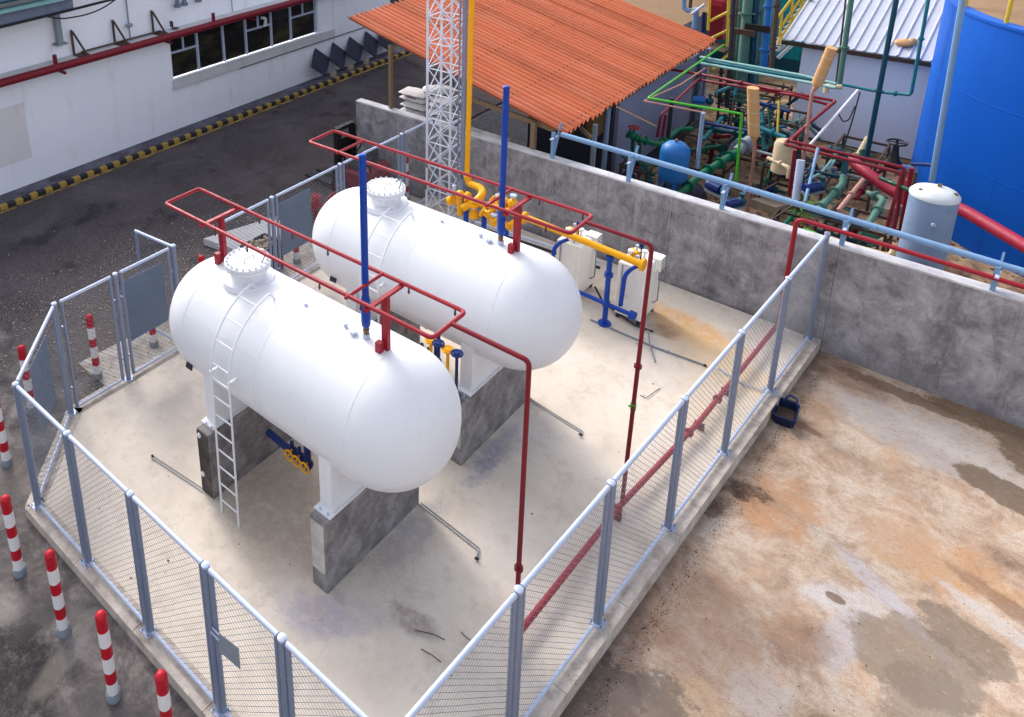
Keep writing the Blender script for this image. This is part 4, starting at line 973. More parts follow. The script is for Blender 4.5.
# low inner wall and goods under the roof
m = MB(); m.prism([(-3.3, 12.2), (-.2, 12.05), (-.2, 12.3), (-3.3, 12.45)], GL, 1.25); tag(m.build('low_wall', 'coping', None, smooth=False), 'low pale concrete wall behind the lattice mast', 'wall')
def sack(p, rz_, label, print_=False):
    t = thing('white_sack', label, 'sack', p, 'white sacks stacked under the orange roof')
    m = MB(); vs = []; fs = []; nx, ny = 8, 6; L_, W_, H_ = .80, .46, .17
    for s in (1, -1):
        for i in range(nx+1):
            for j in range(ny+1):
                u = i/nx*2-1; v = j/ny*2-1
                h = H_/2*(max(0, (1-abs(u)**4)*(1-abs(v)**4)))**.5*s + .006*math.sin(i*2.1+j*1.3)
                q = Matrix.Rotation(rz_, 3, 'Z') @ Vector((u*L_/2*(1-.05*v*v), v*W_/2*(1-.06*u*u), h))
                vs.append(Vector(p)+q+Vector((0, 0, H_/2)))
    st = (nx+1)*(ny+1)
    for s in (0, 1):
        for i in range(nx):
            for j in range(ny):
                b = s*st+i*(ny+1)+j; f = (b, b+1, b+ny+2, b+ny+1); fs.append(f if s == 0 else tuple(reversed(f)))
    m.add(vs, fs); m.build('bag', 'sackw', t, ang=70)
    if print_:
        q = Matrix.Rotation(rz_, 3, 'Z') @ Vector((0, -W_/2+.03, .01)); c = Vector(p)+Vector((0, 0, H_/2))
        m = MB(); m.box(c+q*.9+Vector((0, 0, .05)), (.26, .05, .02), rz_, R(-35)); m.build('print_patch', 'red', t, smooth=False)
M['sackw'] = paint('woven_sack_white', (226, 222, 220), .7, .08, (170, 160, 154), 6)
si = 0
lev = ['bottom', 'second', 'third', 'fourth', 'top']
pal = thing('timber_pallet', 'timber pallet under the stack of white sacks', 'pallet', (-2.35, 12.3, 1.1))
for k in range(5):
    m = MB(); m.box((-3.03+k*.34, 12.3, 1.21), (.1, .9, .03)); m.build('slat', 'wood', pal, smooth=False)
for y in (12.4, 12.8, 13.2):
    m = MB(); m.box((-2.35, y-.5, 1.15), (1.6, .08, .09)); m.build('bearer', 'wood', pal, smooth=False)
m = MB(); m.bbox((-2.35, 12.3, .48), (1.5, .9, 1.25), .02); tag(m.build('stacked_crate', 'grey', None, smooth=False), 'grey crate under the pallet of white sacks', 'crate')
for k in range(4):
    for j, x in enumerate((-2.75, -1.9)):
        sack((x-.15+.04*math.sin(k*2+j), 12.25+.03*math.cos(k*3), 1.23+k*.165), .06*math.sin(k*5+j*3), 'white sack, %s in the %s stack under the roof' % (lev[k] if k < 3 else 'uppermost', ('left', 'right')[j]), k == 2 and j == 0)
sack((-2.3, 12.35, 1.90), .5, 'white sack lying across both stacks under the roof')

# ---------------------------------------------------------------- white warehouse on the left
wh = thing('warehouse', 'long white warehouse wall with a window strip and red pipe', 'building', (-9.6, 10, GL))
WX = -9.65; YE = 19.57; sill, lint, WYA, WYB = 1.46, 2.80, 9.65, 15.73
def wpan(y0, y1, z0, z1, mt='whwall', x=WX, th=.3, name='wall'):
    m = MB(); m.box((x-th/2, (y0+y1)/2, (z0+z1)/2), (th, y1-y0, z1-z0)); return m.build(name, mt, wh, smooth=False)
for a, b in ((-14, -6), (-6, 2), (2, WYA)): wpan(a+.002, b-.002, GL, 2.82)
wpan(WYA, 16.45, GL, sill-.03); wpan(WYB, 16.45, sill-.03, 2.82); wpan(16.49, YE, GL, 2.82)
wpan(WYA, WYB, lint-.0, 2.82)
wpan(-14, YE, 2.825, 6.5, x=WX-.05)
wpan(16.45, 16.49, GL, 2.82, 'whpatch', WX-.01, name='movement_joint')
m = MB(); m.box((WX+.04, (WYA+16.4)/2, sill-.17), (.09, 16.4-WYA+.1, .26)); m.build('window_sill', 'ledge', wh, smooth=False)
m = MB(); m.box((WX+.02, (WYA+YE)/2+1.2, sill-.34), (.03, YE-WYA-2.6, .02)); m.build('drip_line', 'brown', wh, smooth=False)
m = MB(); m.box((WX+.13, 2.4, 2.885), (.36, 33, .12)); m.build('ledge', 'ledge', wh, smooth=False)
m = MB(); m.box((WX+.004, 4.15, 1.35), (.012, 1.9, 1.5)); m.build('plaster_patch', 'whpatch', wh, smooth=False)
win = bpy.data.objects.new('window', None); COL.objects.link(win); win.parent = wh; win.location = Vector((WX-.12, (WYA+WYB)/2, sill))-wh.location
muls = [WYA+.03, 10.68, 11.67, 12.58, 13.66, 14.53, WYB-.03]
for y in muls:
    m = MB(); m.box((WX-.10, y, (sill+lint)/2), (.06, .06, lint-sill)); m.build('mullion', 'galvl', win, smooth=False)
for i in range(len(muls)-1):
    a, b = muls[i]+.03, muls[i+1]-.03
    if i in (0, 3, 5):
        m = MB(); m.box((WX-.10, (a+b)/2, 2.2), (.055, b-a, .05)); m.build('transom', 'galvl', win, smooth=False)
        m = MB(); m.box((WX-.11, (a+b)/2, (2.225+lint)/2), (.045, .05, lint-2.225)); m.build('mullion', 'galvl', win, smooth=False)
        for q, (c, d, e, f) in enumerate(((a, b, sill, 2.175), (a, (a+b)/2-.025, 2.225, lint), ((a+b)/2+.025, b, 2.225, lint))):
            m = MB(); m.box((WX-.14, (c+d)/2, (e+f)/2), (.012, d-c, f-e)); m.build('pane', 'glass', win, smooth=False)
    else:
        m = MB(); m.box((WX-.14, (a+b)/2, (sill+lint)/2), (.012, b-a, lint-sill)); m.build('pane', 'glass', win, smooth=False)
m = MB(); m.tube([(WX-.05, 13.35, 2.2), (WX-.02, 13.4, 2.45), (WX+.0, 13.2, 2.52)], .05, 8); m.build('vent_elbow', 'white', wh)
rp = thing('red_wall_pipe', 'dark red pipe running along the ledge of the white warehouse', 'pipe', (WX+.3, 10, 2.8))
m = MB(); m.cyl((WX+.40, -14, 2.86), (WX+.40, YE-.3, 2.86), .105, 14); m.build('pipe_run', 'dkred', rp)
for y in (6.1, 9.4, 12.5, 16.8):
    m = MB(); m.box((WX+.25, y, 2.68), (.4, .06, .06)); m.build('support_arm', 'dkred', rp, smooth=False)
for y in (5.95, 11.05):
    m = MB(); m.cyl((WX+.3, y, 2.95), (WX+.3, y, 3.17), .055, 10); m.build('stub', 'dkred', rp)
for y, l in ((6.62, 'left dark triangular bracket on the warehouse ledge'), (7.85, 'middle dark triangular bracket on the warehouse ledge'), (9.10, 'right dark triangular bracket on the warehouse ledge')):
    t = thing('steel_bracket', l, 'bracket', (WX+.1, y, 2.95), 'triangular brackets on the ledge')
    m = MB(); m.cyl((WX+.06, y, 2.95), (WX+.06, y, 3.62), .032, 6); m.build('upright', 'brown', t)
    m = MB(); m.cyl((WX+.06, y+.03, 3.58), (WX+.30, y+.22, 2.97), .03, 6); m.build('brace', 'brown', t)
    m = MB(); m.box((WX+.2, y+.13, 2.96), (.3, .3, .03)); m.build('foot', 'brown', t, smooth=False)
tag(MB().cyl((WX+.12, 6.8, 3.0), (WX+.12, 9.3, 3.0), .028, 8).build('ledge_rail', 'brown'), 'dark rail lying on the warehouse ledge between the brackets', 'rail')
tag(MB().tube([(WX+.04, 8.35, 4.6), (WX+.04, 8.35, 3.35), (WX+.04, 8.35, 2.96)], .022, 8).build('conduit', 'grey'), 'thin grey conduit coming down the upper warehouse wall', 'conduit')
tag(MB().ball((WX+.05, 8.35, 3.36), .075, 10, 8, (1, 1.6, .8)).build('junction_box', 'grey'), 'small grey junction box on the warehouse conduit', 'box')
tag(MB().box((WX+.1, 6.25, 3.9), (.14, .14, 1.1)).box((WX+.1, 6.25, 3.35), (.26, .3, .04)).build('downpipe', 'grey', smooth=False), 'square grey downpipe at the upper left of the warehouse', 'downpipe')
for y, l in ((9.95, 'leftmost short grey pipe on the upper warehouse wall'), (10.2, 'middle short grey pipe on the upper warehouse wall'), (10.7, 'rightmost short grey pipe on the upper warehouse wall')):
    tag(MB().cyl((WX+.12, y, 3.62), (WX+.12, y, 4.8), .06, 10).cyl((WX+.12, y, 3.55), (WX+.12, y, 3.62), .1, 10).build('vent_duct', 'fascia'), l, 'pipe', 'short pipes on the upper wall')
tag(MB().tube([(WX+.04, 12.0, 4.4), (WX+.04, 12.0, 2.98)], .015, 6).build('conduit', 'grey'), 'hair thin conduit above the warehouse window', 'conduit')
tag(MB().box((WX+.1, 9.7, 3.1), (.14, .02, .18)).box((WX+.16, 9.77, 2.98), (.16, .16, .02)).build('small_lug', 'brown', smooth=False), 'small bent dark lug on the ledge right of the brackets', 'lug')
can = thing('canopy_fascia', 'blue grey canopy edge at the top left corner', 'canopy', (-8.9, 4, 4.1))
m = MB(); m.box((-8.95, -4.6, 4.46), (.10, 22, .30)); m.build('fascia_board', 'fascia', can, smooth=False)
m = MB(); m.box((-8.86, -4.6, 4.66), (.3, 22, .07)); m.build('gutter', 'aqua', can, smooth=False)
m = MB(); m.box((-9.6, -4.6, 4.8), (1.6, 22, .05), 0, 0, R(-4)); m.build('canopy_roof', 'dkteal', can, smooth=False)
m = MB(); m.tube([(-8.85, -12, 4.28), (-8.85, 4.6, 4.30), (-8.85, 6.0, 4.32), (-8.85, 7.6, 4.36), (-8.85, 12, 4.5)], .035, 8); tag(m.build('power_cable', 'black'), 'thick black cable along the foot of the canopy', 'cable')
m = MB(); m.tube([(-8.83, 5.6, 4.32), (-8.83, 6.0, 4.16), (-8.83, 6.7, 4.12), (-8.83, 7.2, 4.2), (-8.83, 7.6, 4.36)], .018, 6, .3); tag(m.build('slack_cable', 'black'), 'slack black cable drooping below the canopy', 'cable')
tag(MB().box((WX-4, YE+7, 1.6), (8, 12, 3.5)).build('rear_block', 'dark', None, smooth=False), 'dark building standing beyond the end of the white warehouse', 'building')
# warehouse footway, painted kerb and road line
sheet('footway', [(WX, -14), (WX+.56, -14), (WX+.50, 40), (WX, 40)], GL+.05, concrete('footway_concrete', (96, 92, 104), (64, 60, 70), (124, 120, 132), 2), .2, 'narrow grey footway along the warehouse')
M['ky'] = paint('kerb_yellow', (170, 138, 66), .7, .2, (110, 92, 60), 4, damt=.8)
M['kb'] = paint('kerb_black', (44, 42, 48), .7, .2, (92, 86, 84), 4, damt=.7)
kerb = bpy.data.objects.new('painted_kerb', None); COL.objects.link(kerb); kerb.location = (WX+.5, 8, GL); struct(kerb, 'kerb painted in yellow and black blocks along the warehouse')
kme = {}
y = -10.0; i = 0
while y < 34:
    l_ = .20; c = 'ky' if i % 2 else 'kb'
    if c not in kme:
        m = MB(); m.bbox((WX+.63, y+l_/2, GL+.04), (.14, l_-.006, .12), .02); o = m.build('kerb_block', c, kerb, smooth=False); kme[c] = (o, y)
    else:
        s, y0_ = kme[c]; o = s.copy(); COL.objects.link(o); o.parent = kerb; o.location = (random.uniform(-.006, .006), y-y0_, random.uniform(-.006, .004))
    y += l_; i += 1
k_ = NT('worn_yellow_line'); k_.col(k_.mix(k_.step(k_.noise(4, 8, .75), .42, .6), lin((176, 140, 62)), lin((84, 74, 62)))); k_.rough(.85); M['yline'] = k_.m
sheet('road_line', [(WX+.73, -14), (WX+.83, -14), (WX+.83, 36), (WX+.73, 36)], GL-.012, 'yline', None, 'worn yellow line painted beside the warehouse kerb')
# dark square mats leaning in a row
for i, (y, l) in enumerate(((15.6, 'leftmost dark square mat leaning on the warehouse wall'), (16.5, 'second dark mat from the left against the warehouse'), (17.35, 'middle dark mat against the warehouse, tilted forward'), (18.25, 'fourth dark mat against the warehouse'), (19.1, 'rightmost dark mat, half under the roof corner'))):
    t = thing('rubber_mat', l, 'mat', (WX+.35, y, GL+.1), 'dark square mats leaning on the wall')
    m_ = Matrix.Translation((WX+.42, y, GL+.12)) @ Matrix.Rotation(R(8+4*(i % 2)), 4, 'Z') @ Matrix.Rotation(R(-24), 4, 'Y') @ Matrix.Rotation(R(45), 4, 'X')
    def tb(cx, cy, cz, dx, dy, dz):
        vs = [m_ @ Vector((cx+a*dx/2, cy+b*dy/2, cz+c*dz/2)) for a in (-1, 1) for b in (-1, 1) for c in (-1, 1)]
        return vs, [(0, 1, 3, 2), (4, 6, 7, 5), (0, 4, 5, 1), (2, 3, 7, 6), (0, 2, 6, 4), (1, 5, 7, 3)]
    m = MB(); m.add(*tb(0, .39, .39, .05, .74, .74)); m.build('mat_board', 'mat', t, smooth=False)
    m = MB()
    for k in range(6): m.add(*tb(.034, .39, .09+.12*k, .02, .70, .03))
    m.build('rib', 'mat', t, smooth=False)
for y, l in ((16.05, 'pale stone wedged right of the leftmost dark mat'), (16.95, 'pale stone wedged left of the middle dark mat'), (17.8, 'pale stone wedged right of the middle dark mat')):
    tag(MB().box((WX+.32, y, GL+.12), (.16, .22, .14), .4).build('stone_block', 'pebblew', None, smooth=False), l, 'stone', 'pale stones between the mats')

# slab outside the gates with a netted box beside it
tag(MB().prism([(-3.9, 6.0), (-3.0, 6.15), (-2.6, 7.7), (-3.45, 7.6)], GL, GL+.16).build('concrete_slab', 'ledge', None, smooth=False), 'grey concrete slab lying outside the mesh panel', 'slab')
bx = thing('gravel_crate', 'open crate of pale rubble beside the concrete slab', 'crate', (-2.2, 6.15, GL))
for p, s in (((-2.2, 5.85, .15), (.5, .04, .6)), ((-2.2, 6.5, .15), (.5, .04, .6)), ((-2.46, 6.17, .15), (.04, .66, .6)), ((-1.94, 6.17, .15), (.04, .66, .6))):
    m = MB(); m.box(p, s); m.build('side_board', 'dark', bx, smooth=False)
m = MB()
for k in range(70):
    m.ball((-2.2+random.uniform(-.2, .2), 6.17+random.uniform(-.27, .27), .32+random.uniform(0, .14)), random.uniform(.03, .06), 6, 4)
o = m.build('rubble_fill', 'pebblew', bx, smooth=False); o['kind'] = 'stuff'

# ---------------------------------------------------------------- forklift and hydrant outside the gates
fl = thing('forklift', 'red forklift with a tall black mast parked against the end of the wall', 'forklift', (-2.7, 9.9, GL-.02))
g = GL-.02
for y in (9.78, 10.32):
    m = MB(); m.box((-3.38, y, .66), (.14, .09, 1.7)); m.box((-3.28, y+.0, .66), (.05, .05, 1.65)); m.build('mast_channel', 'black', fl, smooth=False)
    m = MB(); m.box((-3.46, y, .8), (.02, .05, .12)); m.box((-3.46, y, 1.1), (.02, .05, .2)); m.build('warning_mark', 'yellow', fl, smooth=False)
for z in (.2, .95, 1.46): m = MB(); m.box((-3.4, 10.05, z), (.12, .62, .09)); m.build('mast_crossbar', 'black', fl, smooth=False)
m = MB(); m.box((-3.38, 10.05, .95), (.03, .5, .5)); m.build('carriage', 'black', fl, smooth=False)
for y in (9.85, 10.25):
    m = MB(); m.box((-4.05, y, g+.09), (1.0, .1, .04)); m.box((-3.58, y, g+.3), (.04, .1, .45)); m.build('fork', 'black', fl, smooth=False)
m = MB(); m.bbox((-2.78, 10.05, .30), (1.1, .72, .55), .06); m.bbox((-2.38, 10.05, .50), (.35, .74, .6), .1); m.build('body', 'dkred', fl)
m = MB(); m.bbox((-2.8, 10.05, .66), (.55, .55, .16), .04); m.box((-2.58, 10.05, .86), (.1, .5, .38), 0, 0, R(-8)); m.build('seat', 'black', fl, smooth=False)
m = MB(); m.cyl((-3.2, 10.05, .65), (-3.02, 10.05, 1.02), .025, 8); m.tube([Vector((-3.0, 10.05, 1.04))+Vector((.06*math.cos(q*math.pi/6), .17*math.sin(q*math.pi/6), .15*math.cos(q*math.pi/6))) for q in range(12)], .018, 6, closed=True, res=1); m.build('steering_wheel', 'black', fl)
for x, r_ in ((-3.2, .24), (-2.4, .2)):
    for y in (9.68, 10.42):
        m = MB(); m.cyl((x, y-.09, g+r_), (x, y+.09, g+r_), r_, 20); w = m.build('wheel', 'black', fl)
        m = MB(); m.cyl((x, y-.1, g+r_), (x, y+.1, g+r_), r_*.55, 16); m.build('rim', 'dkred', w)
for x in (-3.1, -2.3):
    m = MB(); m.box((x, 9.72, .8), (.04, .04, .5)); m.build('guard_stay', 'black', fl, smooth=False)
hy = thing('fire_hydrant', 'small red hydrant with round caps outside the mesh panel', 'hydrant', (-2.2, 7.78, GL))
m = MB(); m.cyl((-2.2, 7.78, GL), (-2.2, 7.78, .75), .055, 12); m.flange((-2.2, 7.78, GL+.03), (0, 0, 1), .11, .03); m.build('standpipe', 'dkred', hy)
m = MB(); m.cyl((-2.2, 7.62, .62), (-2.2, 7.94, .62), .05, 10); m.ball((-2.2, 7.78, .72), .10); m.cyl((-2.32, 7.78, .72), (-2.05, 7.78, .72), .055, 10); m.build('outlet', 'red', hy)
w = MB(); w.tube([(-2.2+.12*math.cos(q*math.pi/6), 7.78+.12*math.sin(q*math.pi/6), .88) for q in range(12)], .02, 6, closed=True, res=1); w.cyl((-2.2, 7.78, .75), (-2.2, 7.78, .9), .03, 8)
for q in range(4): w.cyl((-2.2, 7.78, .88), (-2.2+.12*math.cos(q*1.57), 7.78+.12*math.sin(q*1.57), .88), .014, 6)
w.build('hand_wheel', 'red', hy)
tag(MB().tube([(-2.2, 8.0, .55), (-2.2, 8.35, .75), (-2.2, 8.9, .5), (-2.2, 9.1, GL)], .05, 10, .2).build('fire_hose', 'dkred'), 'dark red hose looping beside the hydrant', 'hose')

# ---------------------------------------------------------------- blue plastic tub
tb_ = thing('blue_tub', 'cut open dark blue plastic container lying by the right hand kerb', 'tub', (6.79, 8.62, GR))
def octring(hx, hy, c, z, cx=6.79, cy=8.60, rot=R(8)):
    out = []
    for x, y in ((-hx+c, -hy), (hx-c, -hy), (hx, -hy+c), (hx, hy-c), (hx-c, hy), (-hx+c, hy), (-hx, hy-c), (-hx, -hy+c)):
        out.append((cx+x*math.cos(rot)-y*math.sin(rot), cy+x*math.sin(rot)+y*math.cos(rot), z))
    return out
rs = [octring(.13, .20, .04, GR+.005), octring(.155, .235, .05, GR+.16), octring(.16, .24, .05, GR+.17), octring(.135, .21, .045, GR+.165), octring(.12, .185, .04, GR+.03)]
vs = sum(rs, []); fs = [tuple(range(7, -1, -1)), tuple(range(32, 40))]
for k in range(4):
    for i in range(8): j = (i+1) % 8; fs.append((k*8+i, k*8+j, k*8+8+j, k*8+8+i))
m = MB(); m.add(vs, fs); m.build('tub_body', 'tubblue', tb_, smooth=False)
m = MB(); m.add(octring(.118, .18, .04, GR+.06), [tuple(range(8))]); m.build('muddy_water', 'brown', tb_, smooth=False)
m = MB(); m.tube([(6.70, 8.78, GR+.16), (6.75, 8.86, GR+.24), (6.86, 8.84, GR+.24), (6.9, 8.76, GR+.17)], .014, 6); m.build('grip', 'dkblue', tb_)

# twigs and bits on the pad
for i, (a, b, c) in enumerate((((4.819, 2.055, 0.012), (4.999, 2.149, 0.020), (5.134, 2.188, 0.012)), ((5.000, 1.926, 0.012), (5.131, 1.950, 0.018), (5.245, 1.957, 0.012)), ((5.211, 2.385, 0.012), (5.288, 2.370, 0.018), (5.337, 2.376, 0.012)), ((5.075, 7.412, 0.012), (5.172, 7.401, 0.018), (5.237, 7.768, 0.012)))):
    tag(MB().tube([a, b, c], .005, 5).build('dry_twig', 'brown'), ['forked dry twig on the pad near the front corner', 'second dry twig below the forked one', 'short dry twig next to the front right rail', 'small twig on the bright part of the pad'][i], 'twig')
m = MB()
for k in range(70):
    x = random.uniform(.3, 6.0); y = random.uniform(.2, 10.4); s = random.uniform(.004, .012)
    m.box((x, y, s*.4), (s*random.uniform(1, 3), s*random.uniform(1, 2), s), random.uniform(0, 3))
tag(m.build('pad_litter', 'brown', None, smooth=False), 'tiny dark scraps of litter scattered over the pad', 'litter', kind='stuff')
m = MB()
for k in range(2600):
    y = random.uniform(-2, 10.3); x = XR(y)+.31+abs(random.gauss(0, .09)); s = random.uniform(.002, .005)*(1.8 if random.random() < .04 else 1)
    m.box((x, y, GR+s*.4), (s*random.uniform(1, 2), s*random.uniform(1, 2), s), random.uniform(0, 3), .3)
for k in range(500):
    x = random.uniform(6.5, 12); y = random.uniform(-2, 10.5); s = random.uniform(.002, .007)
    m.box((x, y, GR+s*.4), (s*random.uniform(1, 2), s*random.uniform(1, 2), s), random.uniform(0, 3), .3)
tag(m.build('yard_grit', 'brown', None, smooth=False), 'dark grit and crumbs gathered along the right hand kerb', 'grit', kind='stuff')
m = MB()
for k in range(2600):
    x = random.gauss(-2.7, 1.3); y = random.uniform(.6, 8); s = random.uniform(.006, .018)
    if x > -1.5 or (y < 1.6 and x > -1.6-y*.2): continue
    m.box((x, y, GL-.01+s*.3), (s*random.uniform(1, 2), s*random.uniform(1, 2), s), random.uniform(0, 3), .4)
tag(m.build('loose_gravel', 'pebblew', None, smooth=False), 'loose pale gravel scattered over the asphalt outside the gates', 'gravel', kind='stuff')

# ---------------------------------------------------------------- plant area behind the wall
# big blue tank
bt = thing('large_blue_tank', 'very large round blue storage tank at the right edge', 'storage tank', (10.43, 19.22, -.2))
m = MB(); m.lathe([(3.9, -.24), (3.9, 1.4), (3.9, 2.8), (3.9, 4.38)], (10.43, 19.22, 0), 'z', 128); m.build('tank_wall', 'tankblue', bt, ang=50)
m = MB(); m.lathe([(3.90, 4.33), (3.93, 4.33), (3.93, 4.385), (3.90, 4.39)], (10.43, 19.22, 0), 'z', 128); m.build('rim_angle', 'tankblue', bt)
m = MB(); m.lathe([(3.88, 4.375), (.01, 4.7)], (10.43, 19.22, 0), 'z', 96); m.build('tank_roof', 'tanroof', bt)
for k in range(12):
    a = R(150+k*19); x, y = 10.43+3.80*math.cos(a), 19.22+3.80*math.sin(a)
    m = MB(); m.cyl((x, y, 4.38), (x, y, 5.45), .035, 8); m.build('rail_post', 'rail_y', bt)
for z in (4.95, 5.42):
    m = MB(); m.tube([(10.43+3.80*math.cos(R(150+k*8)), 19.22+3.80*math.sin(R(150+k*8)), z) for k in range(28)], .02, 8); m.build('guard_rail', 'rail_y', bt)
for z in (1.4, 2.8):
    m = MB(); m.tube([(10.43+3.902*math.cos(2*math.pi*k/120), 19.22+3.902*math.sin(2*math.pi*k/120), z) for k in range(120)], .008, 5, closed=True, res=1); m.build('plate_seam', 'tankblue', bt)
pipe('tall_riser', 'tall pale blue pipe rising up the side of the big blue tank', [(7.263, 15.900, 1.144), (7.115, 15.900, 5.246)], .055, 'ltblue')
m = MB(); m.tube([(6.831, 16.600, 1.140), (7.197, 16.200, 1.369)], .04, 8); m.tube([(6.831, 16.600, 1.140), (6.941, 16.600, 0.332)], .04, 8); tag(m.build('riser_bracket', 'dkblue'), 'dark blue bracket holding the tall pale riser', 'bracket')
# grey receiver
gt = thing('grey_receiver', 'upright grey cylindrical tank just behind the boundary wall', 'tank', (7.63, 12.6, -.2))
m = MB(); m.lathe([(.30, -.2), (.34, -.15), (.34, 2.25)], (7.63, 12.55, 0), 'z', 48); m.build('shell', 'greytank', gt)
m = MB(); m.lathe([(.34, 2.25), (.35, 2.252), (.35, 2.29), (.31, 2.34), (.2, 2.385), (.01, 2.4)], (7.63, 12.55, 0), 'z', 48); m.build('domed_top', 'greycap', gt, ang=60)
for p in ((7.66, 12.65, 2.36), (7.9, 12.55, 2.3), (7.45, 12.4, 2.3)):
    m = MB(); m.cyl(p, (p[0], p[1], p[2]+.08), .03, 8); m.build('nozzle', 'brass', gt)
m = MB(); m.cyl((7.72, 12.19, 1.9), (7.735, 12.16, 1.9), .03, 8); m.build('drain_boss', 'galvl', gt)
# hut
hut = thing('pump_hut', 'lavender rendered hut with a ribbed pale metal roof', 'hut', (5.4, 21.4, -.2))
m = MB(); m.box((5.9, 21.9, 1.05), (4.5, 3.2, 2.5)); m.build('wall', 'hutwall', hut, smooth=False)
hx0, hx1, hya, hyb, hza, hzb = 3.2, 8.2, 20.02, 24.6, 2.45, 3.95
NR = 22
for i in range(NR):
    a = hx0+(hx1-hx0)*i/NR; b = hx0+(hx1-hx0)*(i+1)/NR; w = .045; sk = -.0
    pr_ = [(a, 0), (a+.02, .035), (a+.045, .035), (a+.065, 0), (b+.02, .004)]
    vs = []
    for (x, h) in pr_:
        for (yy, zz) in ((hya, hza), (hyb, hzb)): vs.append((x, yy, zz+h)); vs.append((x, yy, zz+h-.012))
    fs = []
    for k in range(len(pr_)-1):
        b_ = k*4; fs += [(b_, b_+4, b_+6, b_+2), (b_+1, b_+3, b_+7, b_+5), (b_, b_+1, b_+5, b_+4)]
    m = MB(); m.add(vs, fs); m.build('roof_sheet', 'whiteroof', hut, smooth=False)
m = MB(); m.box((5.7, 20.04, 2.36), (5.0, .05, .10)); m.build('eaves_trim', 'brown', hut, smooth=False)
tag(MB().ball((5.75, 20.5, 2.68), .16, 8, 6, (1.3, 1, .6)).ball((5.9, 20.6, 2.7), .11, 8, 6).build('rag_heap', 'tan'), 'crumpled tan rag lying on the hut roof', 'rag')
# tall risers in front of the hut
pipe('tall_riser', 'sage green riser in front of the hut ending in a beige elbow', [(5.049, 17.500, 4.709), (5.116, 17.500, 2.234), (4.900, 17.500, 2.211)], .055, 'sage', flanges=[(0, .62)])
pipe('beige_elbow', 'short beige pipe stub at the foot of the sage riser', [(5.182, 17.450, 2.263), (4.870, 17.450, 2.219), (4.903, 17.400, 2.069)], .06, 'beige', 'pipe')
pipe('tall_riser', 'thin dark riser left of the sage green one', [(4.919, 17.600, 4.675), (5.029, 17.600, 2.260)], .02, 'brown')
pipe('tall_riser', 'dark blue green riser crossing the middle of the hut', [(5.946, 17.000, 4.907), (5.951, 17.000, 0.833)], .05, 'dkteal', flanges=[(0, .6)])
pipe('tall_riser', 'teal pipe that drops before the hut and turns left', [(6.377, 17.800, 4.814), (6.418, 17.800, 2.248), (5.838, 17.900, 2.160), (5.033, 18.000, 2.150), (3.988, 18.000, 2.129), (1.824, 18.200, 2.067)], .035, 'tealpipe', flanges=[(0, .5), (1, .5)])
for k, (a, b, c, l) in enumerate((((2.162, 17.200, 2.309), (4.480, 16.800, 2.436), (5.229, 16.600, 2.489), 'lower pale aqua pipe of the pair crossing before the hut'), ((2.014, 17.600, 2.337), (4.372, 17.200, 2.450), (5.141, 17.000, 2.451), 'upper pale aqua pipe of the pair crossing before the hut'))):
    pipe('aqua_pipe', l, [a, b, c], .034, 'aqua')
# red pipe loop
def rr(pts, l, r=.034): return pipe('red_loop_pipe', l, pts, r, 'dkred', flanges=[(0, .3), (1, .5)])
rr([(0.822, 17.500, 1.885), (2.496, 17.000, 2.089), (4.103, 16.400, 2.250), (5.307, 16.400, 2.262), (4.857, 14.600, 1.732), (6.928, 14.400, 1.772), (6.916, 14.000, 0.679)], 'outer dark red pipe looping in front of the hut')
rr([(2.274, 17.000, 1.938), (4.498, 16.300, 2.247), (5.228, 16.300, 2.181), (4.935, 14.700, 1.788), (6.935, 14.600, 1.806), (7.009, 14.200, 0.561)], 'inner dark red pipe looping in front of the hut')
pipe('rack_post', 'dark red rack post left of the grey receiver', [(7.072, 14.300, 1.956), (7.105, 14.300, 0.445)], .04, 'dkred')
pipe('rack_post', 'dark brown rack post nearest the grey receiver', [(7.194, 13.800, 2.095), (7.216, 13.800, 0.707)], .03, 'brown')
pipe('rack_post', 'dark red rack post in front of the beige drum', [(5.158, 14.200, 1.819), (5.180, 14.200, 0.814)], .035, 'dkred')
pipe('thick_red_pipe', 'thick faded red pipe sloping down before the big blue tank', [(5.917, 15.600, 1.321), (6.237, 15.200, 1.289), (6.880, 14.900, 1.097), (7.833, 14.600, 1.280), (9.076, 13.600, 1.211)], .115, 'redlt', seg=16)
pipe('thick_red_pipe', 'dark red upright pipe behind the grey receiver', [(7.043, 15.000, 1.393), (7.047, 14.800, 0.974)], .16, 'dkred', seg=16)
# lagged stacks
def lagged(a, b, r, l):
    t = thing('lagged_stack', l, 'exhaust stack', b, 'tan lagged exhaust stacks')
    a = Vector(a); b = Vector(b); d = (a-b).normalized(); m = MB(); m.cyl(b, a, r, 20); m.build('lagging', 'tan', t)
    m = MB(); m.cyl(a, a+d*.008, r*1.01, 20); m.cyl(b-d*.16, b, r*.3, 20, r*.8); m.build('end_cone', 'tan', t)
    for f in (.25, .5, .75):
        m = MB(); m.flange(b.lerp(a, f), d, r*1.02, .02, 20); m.build('band', 'beige', t)
lagged((3.968, 15.200, 2.607), (4.117, 15.200, 1.541), .12, 'upright tan lagged stack, left of the two')
pipe('stack_leg', 'pinkish pipe carrying the upright tan stack', [(4.117, 15.200, 1.541), (4.179, 15.200, 1.198), (4.182, 15.200, 0.665), (4.265, 14.900, -0.281)], .038, 'pink', flanges=[(2, .4)])
lagged((5.264, 15.400, 3.703), (5.106, 15.400, 2.889), .105, 'tilted tan lagged stack in front of the hut')
pipe('stack_leg', 'pinkish pipe carrying the tilted tan stack', [(5.106, 15.400, 2.889), (5.061, 15.300, 2.730), (5.135, 15.100, 1.731), (5.212, 14.800, 0.472)], .035, 'pink', flanges=[(1, .7)])
